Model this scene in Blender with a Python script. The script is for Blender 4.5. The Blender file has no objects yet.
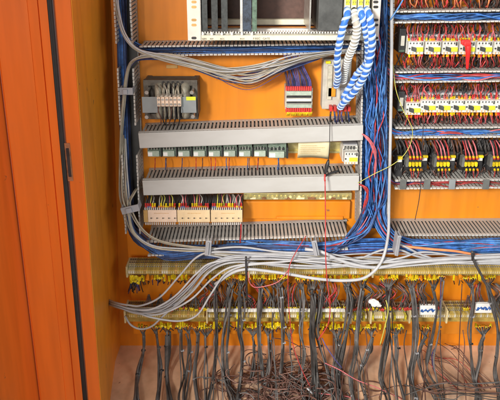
import bpy, math, random
from mathutils import Vector, Matrix
R = random.Random(7)
sc = bpy.context.scene
COL = sc.collection
# ------------------------------------------------------------------ camera
F = 520.0; PITCH = math.radians(15); YP = 70.0
CAM = Vector((0, -1.41, 0.78))
CS, SN = math.cos(PITCH), math.sin(PITCH)
cd = bpy.data.cameras.new('camera'); cam = bpy.data.objects.new('camera', cd); COL.objects.link(cam)
cam.location = CAM; cam.rotation_euler = (math.radians(75), 0, 0)
cd.sensor_width = 36; cd.lens = F / 500 * 36; cd.shift_y = -(200 - YP) / 500; cd.clip_end = 100; cd.clip_start = 0.02
sc.camera = cam
sc.render.resolution_x = 1024; sc.render.resolution_y = 819

def at(px, py, d=0.0):
    """point seen at pixel (px,py) lying d metres in front of the mounting plate (y = -d)"""
    a = (px - 250) / F; b = (YP - py) / F
    dr = Vector((a, CS + b * SN, -SN + b * CS))
    t = (-d - CAM.y) / dr.y
    return CAM + dr * t

# ------------------------------------------------------------------ materials
MATS = {}
def mat(name, rgb, rough=0.5, var=0.12, scale=40, metal=0.0, bump=0.0, rgb2=None, spec=0.5, coat=0.0, stretch=None):
    if name in MATS: return MATS[name]
    m = bpy.data.materials.new(name); m.use_nodes = True
    nt = m.node_tree; N = nt.nodes; L = nt.links
    b = N['Principled BSDF']
    b.inputs['Roughness'].default_value = rough; b.inputs['Metallic'].default_value = metal
    b.inputs['Specular IOR Level'].default_value = spec
    b.inputs['Coat Weight'].default_value = coat
    tc = N.new('ShaderNodeTexCoord'); mp = N.new('ShaderNodeMapping')
    oi = N.new('ShaderNodeObjectInfo')
    L.new(tc.outputs['Object'], mp.inputs['Vector'])
    if stretch: mp.inputs['Scale'].default_value = stretch
    no = N.new('ShaderNodeTexNoise'); no.inputs['Scale'].default_value = scale; no.inputs['Detail'].default_value = 6
    no.inputs['Roughness'].default_value = 0.65
    L.new(mp.outputs[0], no.inputs['Vector'])
    cr = N.new('ShaderNodeValToRGB')
    lo = tuple(max(0, c * (1 - 1.6 * var)) for c in rgb); hi = tuple(min(1, c * (1 + 1.2 * var)) for c in rgb)
    if rgb2: lo = rgb2; hi = rgb
    cr.color_ramp.elements[0].position = 0.32; cr.color_ramp.elements[1].position = 0.62
    cr.color_ramp.elements[0].color = (*lo, 1); cr.color_ramp.elements[1].color = (*hi, 1)
    L.new(no.outputs['Fac'], cr.inputs['Fac'])
    hs = N.new('ShaderNodeHueSaturation'); L.new(cr.outputs[0], hs.inputs['Color'])
    ma = N.new('ShaderNodeMapRange'); ma.inputs[3].default_value = 1 - var * 1.6; ma.inputs[4].default_value = 1 + var * 1.2
    L.new(oi.outputs['Random'], ma.inputs[0]); L.new(ma.outputs[0], hs.inputs['Value'])
    L.new(hs.outputs[0], b.inputs['Base Color'])
    mr = N.new('ShaderNodeMapRange'); mr.inputs[3].default_value = max(.05, rough - .12); mr.inputs[4].default_value = min(1, rough + .15)
    L.new(no.outputs['Fac'], mr.inputs[0]); L.new(mr.outputs[0], b.inputs['Roughness'])
    if bump:
        bp = N.new('ShaderNodeBump'); bp.inputs['Strength'].default_value = bump; bp.inputs['Distance'].default_value = .002
        n2 = N.new('ShaderNodeTexNoise'); n2.inputs['Scale'].default_value = scale * 4; L.new(mp.outputs[0], n2.inputs['Vector'])
        L.new(n2.outputs['Fac'], bp.inputs['Height']); L.new(bp.outputs[0], b.inputs['Normal'])
    MATS[name] = m
    return m

def paint_mat(name, rgb, dirt, amount, rough=0.42):
    """sprayed cabinet paint with large faint stains, dust and fine scratches"""
    m = bpy.data.materials.new(name); m.use_nodes = True
    nt = m.node_tree; N = nt.nodes; L = nt.links; b = N['Principled BSDF']
    tc = N.new('ShaderNodeTexCoord')
    n1 = N.new('ShaderNodeTexNoise'); n1.inputs['Scale'].default_value = 4.5; n1.inputs['Detail'].default_value = 9; n1.inputs['Roughness'].default_value = .6
    n2 = N.new('ShaderNodeTexNoise'); n2.inputs['Scale'].default_value = 60; n2.inputs['Detail'].default_value = 5
    mp = N.new('ShaderNodeMapping'); mp.inputs['Scale'].default_value = (40, 40, 3)
    n3 = N.new('ShaderNodeTexNoise'); n3.inputs['Scale'].default_value = 1.0; n3.inputs['Detail'].default_value = 6
    L.new(tc.outputs['Object'], n1.inputs[0]); L.new(tc.outputs['Object'], n2.inputs[0]); L.new(tc.outputs['Object'], mp.inputs[0]); L.new(mp.outputs[0], n3.inputs[0])
    cr = N.new('ShaderNodeValToRGB'); cr.color_ramp.elements[0].position = .45; cr.color_ramp.elements[1].position = .72
    cr.color_ramp.elements[0].color = (0, 0, 0, 1); cr.color_ramp.elements[1].color = (amount,) * 3 + (1,)
    L.new(n1.outputs['Fac'], cr.inputs[0])
    mx = N.new('ShaderNodeMix'); mx.data_type = 'RGBA'
    L.new(cr.outputs[0], mx.inputs['Factor']); mx.inputs['A'].default_value = (*rgb, 1); mx.inputs['B'].default_value = (*dirt, 1)
    mu = N.new('ShaderNodeMix'); mu.data_type = 'RGBA'; mu.blend_type = 'MULTIPLY'; mu.inputs['Factor'].default_value = 1
    c3 = N.new('ShaderNodeValToRGB'); c3.color_ramp.elements[0].position = .3; c3.color_ramp.elements[1].position = .6
    c3.color_ramp.elements[0].color = (.86, .84, .8, 1); c3.color_ramp.elements[1].color = (1, 1, 1, 1)
    L.new(n3.outputs['Fac'], c3.inputs[0]); L.new(mx.outputs['Result'], mu.inputs['A']); L.new(c3.outputs[0], mu.inputs['B'])
    n4 = N.new('ShaderNodeTexNoise'); n4.inputs['Scale'].default_value = 28; n4.inputs['Detail'].default_value = 3; L.new(tc.outputs['Object'], n4.inputs[0])
    c4 = N.new('ShaderNodeValToRGB'); c4.color_ramp.elements[0].position = .73; c4.color_ramp.elements[1].position = .745
    c4.color_ramp.elements[0].color = (0, 0, 0, 1); c4.color_ramp.elements[1].color = (.8, .8, .8, 1); L.new(n4.outputs['Fac'], c4.inputs[0])
    m4 = N.new('ShaderNodeMix'); m4.data_type = 'RGBA'; L.new(c4.outputs[0], m4.inputs['Factor']); L.new(mu.outputs['Result'], m4.inputs['A']); m4.inputs['B'].default_value = (.2, .1, .05, 1)
    L.new(m4.outputs['Result'], b.inputs['Base Color'])
    mr = N.new('ShaderNodeMapRange'); mr.inputs[3].default_value = rough - .1; mr.inputs[4].default_value = rough + .25
    L.new(n1.outputs['Fac'], mr.inputs[0]); L.new(mr.outputs[0], b.inputs['Roughness'])
    bp = N.new('ShaderNodeBump'); bp.inputs['Strength'].default_value = .12; bp.inputs['Distance'].default_value = .001
    L.new(n2.outputs['Fac'], bp.inputs['Height']); L.new(bp.outputs[0], b.inputs['Normal'])
    MATS[name] = m
    return m

paint_mat('orange_plate', (.84, .27, .008), (.58, .23, .04), .6)
paint_mat('orange_frame', (.97, .21, .018), (.75, .2, .04), .4)
paint_mat('orange_wall', (.97, .36, .025), (.6, .25, .05), .5, .33)
paint_mat('floor_dust', (.82, .52, .33), (.45, .33, .25), .95, .6)
mat('rubber', (.035, .032, .03), .7)
mat('pvc', (.42, .415, .39), .5, .06, 18)
mat('pvc_cover', (.53, .535, .52), .42, .03, 5, bump=.15, rgb2=(.45, .445, .42), stretch=(1, 1, 3))
mat('pvc_tip', (.58, .57, .54), .5, .06, 30)  # lighter than pvc: front light on the finger tips put into the colour
mat('pvc_dark', (.12, .115, .11), .6, .1, 20)
mat('white_plastic', (.74, .73, .68), .42, .08, 60)
mat('cream', (.72, .63, .42), .5, .1, 50)
mat('rail_cream', (.74, .71, .55), .45, .08, 30)
mat('flange', (.78, .68, .6), .4, .05, 30)
mat('pink_cream', (.78, .6, .46), .5, .06, 40)
mat('peach_cream', (.78, .6, .36), .5, .06, 40)
mat('tan', (.6, .36, .12), .55, .1, 40)
mat('beige_term', (.52, .37, .09), .55, .14, 60)
mat('light_term', (.6, .5, .27), .5, .1, 60)
mat('earth_term', (.55, .5, .06), .5, .15, 60)
mat('yellow', (.8, .6, .01), .5, .15, 60)
mat('lime', (.8, .86, .05), .45, .05, 60)
mat('orange_sleeve', (.8, .28, .01), .5, .15, 60)
mat('red', (.62, .045, .04), .45, .15, 60)
mat('red_wire', (.46, .045, .045), .45, .2, 60)
mat('pink_wire', (.62, .16, .18), .45, .15, 60)
mat('bright_red', (.8, .03, .03), .4, .05, 60)
mat('blue_wire', (.04, .14, .42), .4, .35, 50)
mat('sky_wire', (.1, .27, .6), .4, .2, 50)
mat('navy_wire', (.022, .04, .12), .45, .3, 50)
mat('violet_wire', (.08, .07, .2), .45, .3, 50)
mat('dusty_wire', (.24, .14, .11), .6, .2, 50)
mat('black_wire', (.03, .03, .032), .5, .2, 50)
mat('brown_wire', (.13, .065, .05), .5, .2, 50)
mat('grey_cable', (.115, .11, .108), .55, .25, 30, bump=.3)
mat('dark_cable', (.06, .057, .055), .55, .25, 30, bump=.3)
mat('white_cable', (.45, .46, .48), .45, .08, 30)
mat('beige_cable', (.4, .36, .28), .45, .12, 30)
mat('yellow_wire', (.6, .58, .12), .45, .1, 30)
mat('orange_wire', (.85, .3, .12), .45, .1, 30)
mat('spiral_blue', (.05, .2, .72), .4, .06, 40)
mat('spiral_white', (.5, .66, .92), .4, .06, 40)
mat('spiral_clear', (.7, .72, .68), .4, .08, 60)
mat('black_plastic', (.03, .03, .032), .45, .2, 40)
mat('dark_plastic', (.075, .08, .078), .5, .2, 40)
mat('green_board', (.1, .17, .12), .5, .35, 90)
mat('dark_board', (.03, .036, .036), .5, .35, 120)
mat('blue_board', (.09, .14, .22), .5, .5, 130)
mat('relay_green', (.2, .27, .21), .4, .3, 90)
mat('pale_green', (.38, .46, .38), .45, .1, 90)
mat('steel', (.55, .54, .5), .35, .12, 50, metal=.7)
mat('grey_steel', (.2, .21, .2), .45, .1, 30, metal=.3)
mat('bracket_grey', (.27, .3, .31), .5, .06, 20)
mat('module_grey', (.5, .48, .42), .5, .1, 30)
mat('laminate', (.1, .09, .075), .55, .2, 80, metal=.3)
mat('coil', (.4, .38, .3), .5, .15, 90)
mat('copper', (.5, .22, .1), .35, .15, 90, metal=.6)
mat('brass', (.75, .66, .3), .35, .15, 60, metal=.6)
mat('paper', (.8, .73, .47), .7, .05, 25)
mat('ink', (.12, .1, .08), .6, .1, 30)
mat('blue_ink', (.03, .12, .42), .6, .1, 30)
mat('clip_grey', (.36, .37, .4), .45, .06, 30)
mat('rust', (.3, .13, .06), .7, .3, 60)
mat('white_paper', (.85, .85, .83), .6, .03, 30)

# ------------------------------------------------------------------ mesh builder
class MB:
    def __init__(s): s.v = []; s.f = []; s.m = []; s.sm = []
    def add(s, vs, fs, mi=0, smooth=False):
        o = len(s.v); s.v += [tuple(v) for v in vs]
        for f in fs: s.f.append(tuple(i + o for i in f)); s.m.append(mi); s.sm.append(smooth)
    def box(s, x0, x1, y0, y1, z0, z1, mi=0):
        if x0 > x1: x0, x1 = x1, x0
        if y0 > y1: y0, y1 = y1, y0
        if z0 > z1: z0, z1 = z1, z0
        v = [(x, y, z) for x in (x0, x1) for y in (y0, y1) for z in (z0, z1)]
        s.add(v, [(0, 1, 3, 2), (4, 6, 7, 5), (0, 4, 5, 1), (2, 3, 7, 6), (0, 2, 6, 4), (1, 5, 7, 3)], mi)
        return s
    def hull(s, quad_a, quad_b, mi=0):      # two quads (same winding) joined
        v = list(quad_a) + list(quad_b)
        s.add(v, [(0, 1, 2, 3), (7, 6, 5, 4), (0, 4, 5, 1), (1, 5, 6, 2), (2, 6, 7, 3), (3, 7, 4, 0)], mi); return s
    def cyl(s, p0, p1, r, n=10, mi=0, r1=None, smooth=True):
        p0, p1 = Vector(p0), Vector(p1); r1 = r if r1 is None else r1
        ax = (p1 - p0).normalized(); u = ax.orthogonal().normalized(); w = ax.cross(u)
        v = []
        for p, rr in ((p0, r), (p1, r1)):
            for i in range(n):
                a = 2 * math.pi * i / n; v.append(p + (u * math.cos(a) + w * math.sin(a)) * rr)
        o = [(i, (i + 1) % n, n + (i + 1) % n, n + i) for i in range(n)]
        s.add(v, o, mi, smooth)
        s.add(v[:n], [tuple(reversed(range(n)))], mi); s.add(v[n:], [tuple(range(n))], mi); return s
    def tube(s, pts, r, n=6, mi=0, matf=None):
        m = len(pts); v = []; u = None
        for k, p in enumerate(pts):
            t = (pts[min(k + 1, m - 1)] - pts[max(k - 1, 0)])
            if t.length < 1e-9: t = Vector((0, 0, 1))
            t.normalize()
            if u is None: u = t.orthogonal().normalized()
            u = (u - t * u.dot(t))
            if u.length < 1e-6: u = t.orthogonal()
            u.normalize(); w = t.cross(u); rr = r(k / (m - 1)) if callable(r) else r
            for i in range(n):
                a = 2 * math.pi * i / n; v.append(p + (u * math.cos(a) + w * math.sin(a)) * rr)
        o = len(s.v); s.v += [tuple(q) for q in v]
        for k in range(m - 1):
            for i in range(n):
                s.f.append((o + k * n + i, o + k * n + (i + 1) % n, o + (k + 1) * n + (i + 1) % n, o + (k + 1) * n + i))
                s.m.append(matf(k, i) if matf else mi); s.sm.append(True)
        s.f.append(tuple(o + i for i in reversed(range(n)))); s.m.append(mi); s.sm.append(False)
        s.f.append(tuple(o + (m - 1) * n + i for i in range(n))); s.m.append(mi); s.sm.append(False)
        return s
    def build(s, name, mats, parent=None, world=True, bevel=0):
        if isinstance(mats, str): mats = [mats]
        off = Vector((0, 0, 0))
        if parent is not None and world:
            q = parent
            while q is not None: off += q.location; q = q.parent
        me = bpy.data.meshes.new(name)
        me.from_pydata([(a - off.x, b - off.y, c - off.z) for a, b, c in s.v], [], s.f)
        me.polygons.foreach_set('material_index', s.m); me.polygons.foreach_set('use_smooth', s.sm)
        for k in mats: me.materials.append(MATS[k])
        me.update()
        o = bpy.data.objects.new(name, me); COL.objects.link(o)
        if parent is not None: o.parent = parent
        if bevel:
            b = o.modifiers.new('bevel', 'BEVEL'); b.width = bevel; b.segments = 2; b.limit_method = 'ANGLE'; b.angle_limit = math.radians(50)
        return o

def tag(o, label=None, cat=None, group=None, kind=None):
    if label: o['label'] = label
    if cat: o['category'] = cat
    if group: o['group'] = group
    if kind: o['kind'] = kind
    return o
def thing(name, label, cat, loc=(0, 0, 0), group=None):
    o = bpy.data.objects.new(name, None); COL.objects.link(o); o.location = loc; o.empty_display_size = .02
    return tag(o, label, cat, group)
def kids(o): return [c for c in bpy.data.objects if c.parent == o]
def dup(root, loc, label=None, group=None, scale=None, rot=None, ch=None):
    r = root.copy(); COL.objects.link(r); r.location = loc
    if scale: r.scale = scale
    if rot: r.rotation_euler = rot
    if label: r['label'] = label
    if group: r['group'] = group
    for c in (ch if ch is not None else kids(root)):
        d = c.copy(); COL.objects.link(d); d.parent = r
        for g in kids(c):
            e = g.copy(); COL.objects.link(e); e.parent = d
    return r
def spline(pts, seg=6):
    P = [pts[0] * 2 - pts[1]] + list(pts) + [pts[-1] * 2 - pts[-2]]
    out = []
    for i in range(1, len(P) - 2):
        a, b, c, d = P[i - 1], P[i], P[i + 1], P[i + 2]
        for k in range(seg):
            t = k / seg
            out.append(.5 * ((2 * b) + (c - a) * t + (2 * a - 5 * b + 4 * c - d) * t * t + (3 * b - a - 3 * c + d) * t ** 3))
    out.append(P[-2].copy()); return out
ORD = ['first', 'second', 'third', 'fourth', 'fifth', 'sixth', 'seventh', 'eighth', 'ninth', 'tenth', 'eleventh', 'twelfth', 'thirteenth', 'fourteenth', 'fifteenth',
       'sixteenth', 'seventeenth', 'eighteenth', 'nineteenth', 'twentieth', 'twenty-first', 'twenty-second', 'twenty-third', 'twenty-fourth', 'twenty-fifth', 'twenty-sixth', 'twenty-seventh', 'twenty-eighth', 'twenty-ninth', 'thirtieth', 'thirty-first', 'thirty-second', 'thirty-third', 'thirty-fourth', 'thirty-fifth', 'thirty-sixth']
def P3(l): return [at(*q) for q in l]
def wire(path, r, m, label, group=None, name='wire', cat='wire', n=6, seg=6):
    o = MB().tube(spline(P3(path), seg), r, n).build(name, m)
    return tag(o, label, cat, group)
def bundle(path, n, r, mats, label, group, name='wire', cat='wire', sx=4, sy=1, sd=.02, wob=.35, sides=5, seg=5):
    """n separate wires that follow one path (pixels + depth); sx, sy spread in px, either numbers or per-point lists"""
    for k in range(n):
        u, v, w = R.uniform(-1, 1), R.uniform(-1, 1), R.uniform(-1, 1)
        pts = []
        for i, (x, y, d) in enumerate(path):
            ax = sx[i] if isinstance(sx, list) else sx; ay = sy[i] if isinstance(sy, list) else sy
            uu = max(-1, min(1, u + R.uniform(-wob, wob))); vv = max(-1, min(1, v + R.uniform(-wob, wob)))
            pts.append(at(x + ax * uu, y + ay * vv, d + sd * (w * .8 + R.uniform(-.2, .2))))
        m = R.choice(mats)
        o = MB().tube(spline(pts, seg), r * R.uniform(.85, 1.15), sides).build(name, m)
        tag(o, label, cat, group)

# ================================================================== CABINET
zf = at(250, 345.5, -.05).z
cab = thing('electrical_cabinet', 'open orange sheet steel electrical cabinet holding all the wiring', 'cabinet', (0, 0, zf))
XW = at(107, 200, 0).x
zt = 1.2
plate_bot = at(250, 334, 0).z
m = MB(); m.box(XW + .052, .95, 0, .003, plate_bot, zt); m.build('mounting_plate', 'orange_plate', cab, bevel=.001)
m = MB(); m.box(XW - .01, 1.0, .05, .053, zf - .02, zt); m.build('back_panel', 'orange_plate', cab)
DW = .30
def sheet(name, prof, m, parent, th=.002, top=-330, bot=440):
    """sheet steel section; prof lists (pixel x at the photo top, at the photo bottom, depth)"""
    V = []
    for (xa_, xb_, d) in prof:
        for py in (top, bot):
            p = at(xa_ + (xb_ - xa_) * py / 400, py, d); V.append(p)
    mb = MB(); mb.add(V, [(2 * i + 1, 2 * i, 2 * i + 2, 2 * i + 3) for i in range(len(prof) - 1)])
    o = mb.build(name, m, parent); so = o.modifiers.new('thickness', 'SOLIDIFY'); so.thickness = th; so.offset = -1
    b = o.modifiers.new('bevel', 'BEVEL'); b.width = .001; b.segments = 2
    return o
sheet('side_wall', [(111, 122, -.049), (71.5, 101, DW)], 'orange_wall', cab)
m = MB(); m.box(XW - .15, 1.0, .05, -.42, zf - .02, zf); fl = m.build('floor_plate', 'floor_dust', cab)
sheet('frame_lip', [(71, 100.8, DW - .012), (70.5, 100.3, DW + .002), (54.5, 88.5, DW + .002), (52.5, 87, DW - .014)], 'orange_frame', cab)
pa_, pb_ = at(50, -60, DW + .004), at(85.5, 440, DW + .004)
a0 = at(49.7 - .0888 * 330, -330, DW); a1 = at(49.7 + .0888 * 440, 440, DW)
m = MB(); m.tube([a0, a0.lerp(a1, .25), a0.lerp(a1, .5), a0.lerp(a1, .75), a1], .0052, 12)
m.tube([a0 + Vector((-.003, -.004, 0)), a1 + Vector((-.003, -.004, 0))], .004, 8)
m.build('rubber_seal', 'rubber', cab)
sheet('front_post', [(47.5, 83.5, DW - .01), (46.5, 82.8, DW + .012), (38, 75.8, DW + .012), (37.6, 75.3, DW + .009), (37.2, 75, DW + .009), (36.8, 74.6, DW + .014), (27, 66, DW + .014), (26.5, 65.4, DW + .018), (-7, 41.5, DW + .024), (-8.5, 40, DW + .022)], 'orange_frame', cab)
p0 = at(69, 143, DW + .003); p1 = at(69.5, 181, DW + .003)
m = MB(); lx = at(69.5, 162, DW).x
m.box(lx - .007, lx + .006, -DW - .002, -DW - .0045, p1.z, p0.z); ls = m.build('latch_slot', 'rust', cab, bevel=.002)
m = MB(); m.box(lx - .003, lx + .003, -DW - .0046, -DW - .006, p1.z + .012, p0.z - .012); m.build('slot_opening', 'black_plastic', ls)
# open door leaf, hinged at the outer edge of the post and standing towards the viewer
hA = at(-8.2 - .1212 * 330, -330, DW + .012); hB = at(40.4 + .1212 * 40, 440, DW + .012)
off = Vector((-.02, -.95, 0)); th_ = Vector((-.022, 0, 0))
m = MB(); m.hull([hA, hB, hB + off, hA + off], [hA + th_, hB + th_, hB + off + th_, hA + off + th_])
dr_ = m.build('door', 'orange_frame', cab, bevel=.002)

# ================================================================== DUCTS
def duct(label, A, B, hpx, Dp=.08, cover=False, pitch=.0108, slot=.42, skip=(), mi_side='pvc', floor_mat='pvc_dark', tipw=.8, low=True, up=True):
    """A,B: pixels of the two ends of the front edge of its upper (or right) wall; hpx pixel of the front edge of the other wall at A"""
    a = at(A[0], A[1], Dp); b = at(B[0], B[1], Dp); h = (at(hpx[0], hpx[1], Dp) - a)
    d = b - a; L = d.length; th = math.atan2(-d.z, d.x)
    X = Vector((math.cos(th), 0, -math.sin(th))); Z = Vector((math.sin(th), 0, math.cos(th)))
    H = abs(h.dot(Z))
    loc = a - Z * H; loc.y = -.001
    t = thing('cable_duct', label, 'cable duct', loc); t.rotation_euler = (0, th, 0)
    MB().box(0, L, 0, -.002, .002, H - .002).build('base', floor_mat, t, world=False)
    for z0, on in ((0, low), (H - .002, up)):
        if not on: continue
        m = MB(); m.box(0, L, 0, -.012, z0, z0 + .002)
        n = int(L / pitch)
        for i in range(n):
            x = i * pitch; 
            if any(s0 < x / L < s1 for s0, s1 in skip): continue
            jt = R.uniform(-.0004, .0004)
            m.box(x + pitch * slot * .5, x + pitch * (1 - slot * .5), -.012, -Dp + .008, z0 + jt, z0 + .002 + jt)
            m.box(x + pitch * (1 - tipw) * .5, x + pitch * (1 + tipw) * .5, -Dp + .008, -Dp, z0 - .001 + jt, z0 + .003 + jt, 1)
        if cover: m.box(0, L, -Dp + .014, -Dp + .002, z0 - .0002, z0 + .0022)
        m.build('slotted_wall', [mi_side, 'pvc_tip'], t, world=False)
    if cover:
        m = MB(); m.box(-.004, L + .004, -Dp - .0005, -Dp - .003, -.003, H + .003)
        m.box(-.004, L + .004, -Dp, -Dp + .009, H + .0035, H + .0052); m.box(-.004, L + .004, -Dp, -Dp + .009, -.0052, -.0035)
        m.build('cover', 'pvc_cover', t, world=False, bevel=.0012)
    return t
duct('open grey slotted duct right under the card rack', (139, 46.3), (372, 43.5), (139, 56), .075)
duct('upper covered grey duct running under the transformer', (140, 133.8), (361.5, 125.8), (140, 146.5), .085, cover=True)
duct('lower covered grey duct under the row of relays', (144, 181), (357.5, 176), (144, 193.6), .085, cover=True)
duct('open grey duct with dark slots under the cream input modules', (146, 241.8), (352, 235), (146, 256), .09)
duct('open slotted duct beneath the orange strip at the right', (396, 235), (560, 234.5), (396, 250), .09)
duct('topmost open duct of blue wires at the right', (395, 11.5), (560, 9.5), (395, 23), .075)
duct('second open duct down, between the two contactor rows', (395, 72), (560, 70.5), (395, 82.5), .075)
duct('third open duct down, under the lower contactor row', (395, 127.8), (560, 126.5), (395, 138), .075)
duct('fourth open duct down, under the black overload relays', (395, 180.5), (560, 179), (395, 189), .075)
duct('tall open slotted duct beside the left cabinet wall', (130, -14), (140.5, 236), (113, -14), .08, skip=((.2, .3), (.52, .64)))
duct('tall open slotted duct full of bright blue wires', (394.5, -14), (387.5, 232), (363, -14), .08, pitch=.011, skip=())

# ================================================================== CARD RACK
DR = .17
def rc(px0, py0, px1, py1, d):
    a = at(px0, py0, d); b = at(px1, py1, d); return min(a.x, b.x), max(a.x, b.x), min(a.z, b.z), max(a.z, b.z)
o = at(283, 41, DR)
rk = thing('card_rack', 'cream metal card rack with dark circuit boards at the top', 'card rack', (o.x, 0, o.z))
ztop = at(250, -30, DR).z
for (pa, pb) in ((188, 200), (370.5, 381)):
    x0, x1_, z0, _ = rc(pa, 40.5, pb, 0, DR)
    m = MB(); m.box(x0, x1_, -DR, -DR - .002, z0, ztop)
    fo = m.build('side_flange', 'flange', rk, bevel=.0006)
    xin = x1_ if pa < 250 else x0
    MB().box(xin - .001, xin + .001, -DR + .0005, -.0035, z0 + .004, ztop).build('side_plate', 'steel', rk)
    for pz in (2, 7, 20, 25, 38):
        c = at((pa + pb) / 2, pz, DR + .002)
        h = MB(); h.cyl((c.x - .003, -DR - .0022, c.z), (c.x - .003, -DR - .0028, c.z), .0032, 12); h.cyl((c.x + .003, -DR - .0022, c.z), (c.x + .003, -DR - .0028, c.z), .0032, 12)
        h.box(c.x - .003, c.x + .003, -DR - .0023, -DR - .0029, c.z - .0032, c.z + .0032)
        h.build('mounting_hole', 'tan' if pa < 250 and pz < 30 else 'black_plastic', fo)
x0, x1_, z0, z1 = rc(200, 40.5, 345, 35.5, DR)
MB().box(x0 - .002, at(372, 40, DR).x, -DR + .001, -DR + .012, z0, z1).build('bottom_rail', 'rail_cream', rk, bevel=.0008)
MB().box(x0 - .002, at(372, 40, DR).x, -DR + .013, -DR + .022, z0 + .003, z1 + .004).build('guide_rail', 'steel', rk)
m = MB()
for i in range(60):
    x = x0 + .004 + i * .0068
    m.box(x, x + .003, -DR + .004, -DR + .02, z1 + .0045, z1 + .0085)
m.build('comb_strip', 'white_plastic', rk)
m = MB(); m.box(x0, at(371, 40, DR).x, -.012, -.03, z0 + .014, z1 + .016); m.build('rear_rail', 'rail_cream', rk)
m = MB(); m.box(x0, at(371, 40, DR).x, -.075, -.095, z0 + .003, z1 + .002); m.build('centre_rail', 'white_plastic', rk)
m = MB(); m.box(x0, at(371, 40, DR).x, -.0045, -.008, z0 + .006, ztop); m.build('backplane', 'brown_wire', rk)
# front guides
m = MB()
for px in (203, 212, 222, 232, 242, 252):
    c = at(px, 34.5, DR); m.box(c.x - .003, c.x + .003, -DR - .001, -DR + .003, z1 + .0005, z1 + .0065); m.box(c.x - .0016, c.x + .0016, -DR - .0012, -DR - .004, z1 + .002, z1 + .009)
m.build('card_guides', 'white_plastic', rk)
for px, wpx, mt in ((205, 4.2, 'dark_board'), (214.8, 5, 'dark_board'), (224.6, 5, 'dark_board'), (241.5, 1.6, 'pale_green'), (247, 7.5, 'blue_board'), (254.5, 3.6, 'green_board')):
    c = at(px, 20, DR - .01); w = wpx * .0026
    m = MB(); m.box(c.x - w / 2, c.x - w / 2 + .0016, -DR + .012, -.035, z1 + .006, ztop)
    for j in range(16):   # components standing off the board
        zc = z1 + .012 + j * .009 + R.uniform(-.002, .002); yy = -DR + .014 + R.choice((0, 0, .02, .05))
        m.box(c.x - w / 2 + .0016, c.x + w / 2 - R.uniform(0, .004), yy, yy + R.uniform(.01, .03), zc, zc + R.uniform(.003, .008), R.choice((0, 1, 1, 2)))
    co = m.build('circuit_board', [mt, 'black_plastic', 'steel'], rk)
    MB().box(c.x - w / 2 - .001, c.x + w / 2 + .001, -DR + .004, -DR + .011, z1 + .009, ztop).build('front_edge', mt if mt != 'pale_green' else 'steel', co)
# wide blank dark module and the four plug modules
x0b, x1b, _, _ = rc(318, 30, 343, 0, DR)
MB().box(x0b, x1b, -DR + .0005, -.04, at(250, 31, DR).z, ztop).build('blank_module', 'dark_plastic', rk, bevel=.001)
MB().box(at(310, 0, DR).x, at(311.5, 0, DR).x, -DR + .003, -.04, z1 + .009, ztop).build('divider', 'steel', rk)
for i, px in enumerate((344.5, 351, 357.5, 364)):
    x0c, x1c, zc0, _ = rc(px, 14, px + 6, 0, DR + .005)
    pm = MB().box(x0c, x1c, -DR - .005, -.03, zc0 - .01, ztop).build('plug_module', 'rail_cream', rk, bevel=.0008)
    ly0, ly1 = at(250, 5.2, DR + .006).z, at(250, -3, DR + .006).z
    MB().box(x0c + .0015, x1c - .0015, -DR - .0052, -DR - .0062, ly0, ly1).build('yellow_label', 'lime', pm)
    m = MB(); c = at(px + 3, 9.5, DR + .006); m.cyl((c.x, -DR - .0052, c.z), (c.x, -DR - .009, c.z), .006, 14); m.build('socket', 'black_plastic', pm)
    mk = MB()
    for kk in range(3): mk.box(x0c + .003 + kk * .003, x0c + .0045 + kk * .003, -DR - .0063, -DR - .0066, ly0 + .004 + (kk % 2) * .003, ly0 + .009)
    mk.build('label_marks', 'ink', pm)
def text(body, loc, size, m, parent, rotx=90, name='lettering'):
    cu = bpy.data.curves.new(name, 'FONT'); cu.body = body; cu.size = size; cu.extrude = .0002
    tmp = bpy.data.objects.new('tmp', cu); COL.objects.link(tmp)
    dg = bpy.context.evaluated_depsgraph_get(); dg.update()
    me = bpy.data.meshes.new_from_object(tmp.evaluated_get(dg)); bpy.data.objects.remove(tmp)
    me.materials.clear(); me.materials.append(MATS[m])
    o = bpy.data.objects.new(name, me); COL.objects.link(o); o.parent = parent
    pl = Vector((0, 0, 0)); q = parent
    while q is not None: pl += q.location; q = q.parent
    o.location = Vector(loc) - pl; o.rotation_euler = (math.radians(rotx), 0, 0); return o
for s_, px in (('P.REC   GATE', 253), ('GEN', 202), ('REF', 210), ('ACC', 220), ('ROT', 240)):
    c = at(px, 39.6, DR); text(s_, (c.x, -DR + .0002, c.z), .007 if px > 250 else .0055, 'ink', rk)

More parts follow.
